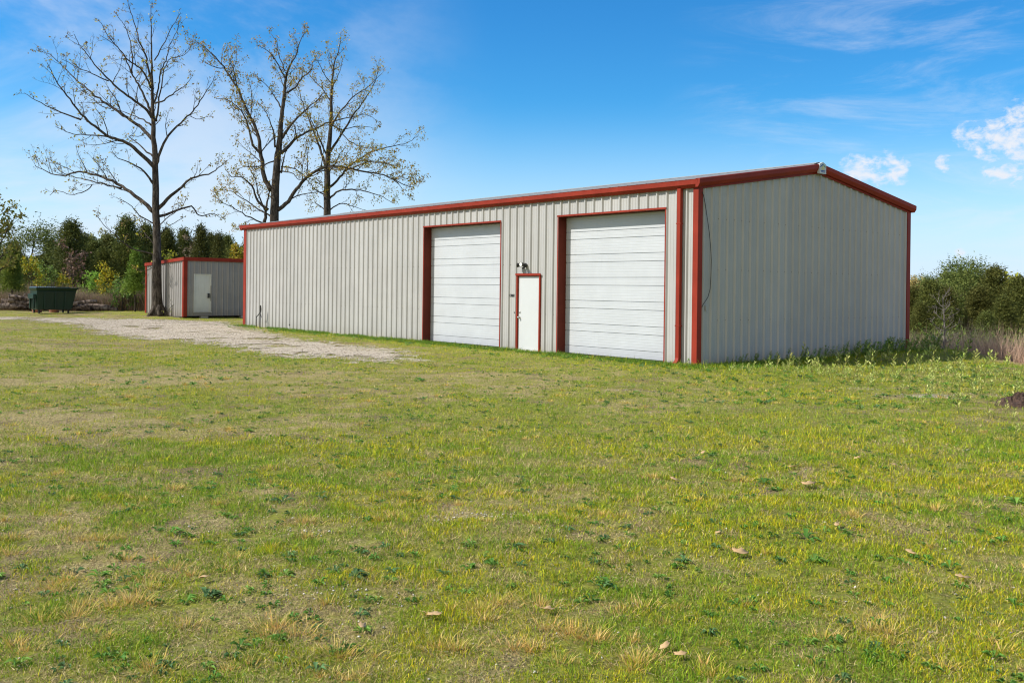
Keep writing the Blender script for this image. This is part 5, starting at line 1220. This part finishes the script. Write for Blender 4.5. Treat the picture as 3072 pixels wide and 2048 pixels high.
# ------------------------------------------------------------------ weeds by the gable
def weed_mesh(seed, hgt, leaves, ll, lw, cols, lean=.3, upright=.5):
    q = np.random.default_rng(seed); V, T, Cc = [], [], []
    st_ = [np.array([0, 0, -.02])]; cur = np.array([lean * q.uniform(.4, 1.1), q.uniform(-.1, .1), 1.0])
    for i in range(5): cur = cur + [lean * .15, q.uniform(-.08, .08), 0]; st_.append(st_[-1] + cur / np.linalg.norm(cur) * hgt / 5)
    for i in range(5):
        a, b2 = st_[i], st_[i + 1]; k = len(V); w = .004 * (1.2 - i * .15)
        V += [a + [w, 0, 0], a + [-w, w, 0], a + [-w, -w, 0], b2 + [w, 0, 0], b2 + [-w, w, 0], b2 + [-w, -w, 0]]
        for (i0, i1) in ((0, 1), (1, 2), (2, 0)): T += [(k + i0, k + i1, k + 3 + i1), (k + i0, k + 3 + i1, k + 3 + i0)]
        Cc += [np.array([.16, .17, .05])] * 6
    for l in range(leaves):
        t_ = .15 + .85 * (l + .5) / leaves; f = t_ * 5; i = min(4, int(f)); p = st_[i] * (1 - (f - i)) + st_[i + 1] * (f - i); a = l * 2.4 + q.uniform(-.4, .4)
        d = np.array([math.cos(a) + lean * .5, math.sin(a), upright + q.uniform(-.2, .4)]); d /= np.linalg.norm(d); s = np.cross(d, [q.uniform(-.4, .4), q.uniform(-.4, .4), 1]); s /= np.linalg.norm(s)
        L = ll * q.uniform(.7, 1.25) * (1.1 - .35 * t_); w = L * lw; k = len(V); up = np.cross(s, d); c = np.array(cols[int(q.integers(0, len(cols)))]) * q.uniform(.8, 1.2)
        V += [p, p + d * L * .35 + s * w * .5, p + d * L * .35 - s * w * .5, p + d * L * .7 + s * w * .38 - up * L * .05, p + d * L * .7 - s * w * .38 - up * L * .05, p + d * L - up * L * .16]
        T += [(k, k + 2, k + 1), (k + 1, k + 2, k + 4), (k + 1, k + 4, k + 3), (k + 3, k + 4, k + 5)]; Cc += [c] * 6
    me = np_mesh('weed', np.array(V), np.array(T), np.array(Cc)); me.materials.append(M['leaf']); return me
dark_w = [weed_mesh(300 + i, .42 + .05 * (i % 3), 24, .09, .5, [(.20, .34, .045), (.29, .42, .06), (.15, .26, .04)], .28) for i in range(5)]
pale_w = [weed_mesh(320 + i,   .16 + .04 * (i % 4), 10, .068, .36, [(.50, .54, .15), (.60, .60, .20), (.38, .45, .09)], .25, 1.3) for i in range(5)]
def place_weed(me, x, y, s, name, label, group):
    o = bpy.data.objects.new(name, me); COL.objects.link(o); o.location = (x, y, float(height(x, y))); o.rotation_euler = (random.uniform(-.08, .08), random.uniform(-.08, .08), random.uniform(-.7, .9)); o.scale = (s, s, s * random.uniform(.85, 1.15))
    tag(o, label, 'weed', group)
rnd = random.Random(9)
for i in range(175):
    g_ = .4 + 9.6 * rnd.random() ** .62; o_ = .10 + abs(rnd.gauss(0, .30 + .05 * g_)); p = frame_gable(g_, o_, 0)
    s = rnd.uniform(.45, .85) * (.6 + .09 * g_)
    place_weed(dark_w[i % 5], p.x, p.y, s, 'leafy_weed', 'leafy dark green weed stalk growing in the shade below the gable wall', 'dark weeds along the gable wall')
for i in range(300):
    t_ = rnd.random() ** .8; px = 2080 + 1080 * rnd.random() ** .55
    py = 1106 + 8 * (px - 2080) / 1000 + abs(rnd.gauss(0, 12 + 62 * max(0, (px - 2450)) / 620)); x_, y_ = on_ground(px, py)
    if in_building(x_, y_, .2): continue
    place_weed(pale_w[i % 5], x_, y_, rnd.uniform(.6, 1.3), 'pale_weed', 'pale yellow green weed sprout in the sunlit strip beyond the gable shade', 'pale weed sprouts right of the building')
for i in range(110):
    g_ = 1.5 + 11 * rnd.random(); o_ = 1.0 + 3.2 * rnd.random() ** 1.3; p = frame_gable(g_, o_, 0)
    if p.x > 12.6: continue
    place_weed(pale_w[i % 5], p.x, p.y, rnd.uniform(1.2, 2.1), 'pale_weed', 'pale yellow green weed sprout in the sunlit strip beyond the gable shade', 'pale weed sprouts right of the building')
for (px, py, s) in ((2030, 1083, .8), (2060, 1090, .5), (1887, 1064, .5), (1984, 1078, .55), (2064, 1088, .6)):
    x_, y_ = on_ground(px, py + 6); place_weed(dark_w[0], x_, y_, s, 'leafy_weed', 'small leafy weed at the foot of the near overhead door and downspout', 'small weeds at the front wall foot')
# basal shoots by the oak
tr = Tree(71)
for i in range(34):
    a = random.uniform(-.3, 2.2); p = Vector((-17.75 + random.uniform(-.5, .9), 50.4 + random.uniform(-.3, .3), .1)); q = p + Vector((random.uniform(-.5, .8), random.uniform(-.2, .2), random.uniform(.2, .8)))
    tr.limb([p, (p + q) / 2 + Vector((0, 0, .12)), q], .012, .005, 4); tr.tips.append((q, Vector((0, 0, 1)))); tr.tips.append(((p + q) / 2, Vector((0, 0, 1))))
rt = empty('shrub', (-18.4, 50.4, .05)); tag(rt, 'scraggly brush pile with a few green leaves between oak trunk and shed', 'shrub')
o = tr.mb.build('stem', M['bark_dark'], rt); o.location = -Vector(rt.location)
o = link('foliage', leaf_mesh('foliage', tr.tips, random.Random(3), (1, 2), .10, [(.16, .20, .04), (.28, .30, .05), (.12, .15, .03)], 0, .08, .6, .55), M['leaf'], rt); o.location = -Vector(rt.location)
# dead leaves lying on the lawn
def dead_leaf(px, py, s, label, group=None, rz=None):
    x_, y_ = on_ground(px, py); q = random.Random(int(px)); n = 14; mb = MB(); V = [(0, 0, .012)]
    for i in range(n):
        a = 2 * math.pi * i / n; rr_ = (1 + .16 * math.cos(5 * a) + q.uniform(-.14, .14)); x = rr_ * math.cos(a) * .036; y = rr_ * math.sin(a) * .017
        V.append((x, y, .012 + .028 * (abs(y) / .03) ** 2 * q.uniform(.5, 1.1) + .022 * (x / .055) ** 2 * q.uniform(.1, 1)))
    mb.add(V, [(0, 1 + i, 1 + (i + 1) % n) for i in range(n)])
    mb.tube([(-.036, 0, .02), (-.048, .004, .027), (-.058, .003, .028)], [.0015, .0012, .001], 4)
    o = mb.build('dead_leaf', M['deadleaf'], None, smooth=True); o.location = (x_, y_, float(height(x_, y_)) + .018); o.scale = (s, s, s); o.rotation_euler = (q.uniform(-.3, .3), q.uniform(-.3, .3), q.uniform(0, 6) if rz is None else rz)
    m_ = o.modifiers.new('solid', 'SOLIDIFY'); m_.thickness = .0015
    tag(o, label, 'leaf', group)
m, t, b = material('dead_leaf'); nn = obj_noise(t, 30, 4, .6); t.links.new(mix(t, nn, (.34, .20, .08), (.62, .44, .22)), b.inputs['Base Color']); b.inputs['Roughness'].default_value = .7; M['deadleaf'] = m
dead_leaf(2424, 1478, 1.9, 'largest curled orange tan leaf on the lawn right of centre', rz=.3); dead_leaf(2218, 1680, 1.6, 'pale tan folded leaf in front of the largest leaf', rz=.1)
dead_leaf(2888, 1759, 1.3, 'cream coloured dry leaf in the right foreground'); dead_leaf(1305, 1856, 1.3, 'dark brown curled leaf in the centre foreground', rz=-.5)
for (px, py, s) in ((2110, 1371, 1.3), (2845, 1330, 1.3), (2572, 1392, 1.2), (2378, 1415, 1.2), (2020, 1448, 1.2), (1994, 1953, 1.0), (2680, 1408, 1.1), (360, 1355, 1.2), (615, 1750, 1.1), (1436, 1352, 1.0), (2040, 1975, .9), (1640, 1840, 1.1), (1085, 1888, 1.1), (2730, 1682, 1.1), (2510, 1600, 1.0), (2155, 1620, .9)):
    dead_leaf(px, py, s, 'small tan dead leaf scattered on the open lawn', 'small dead leaves on the lawn')
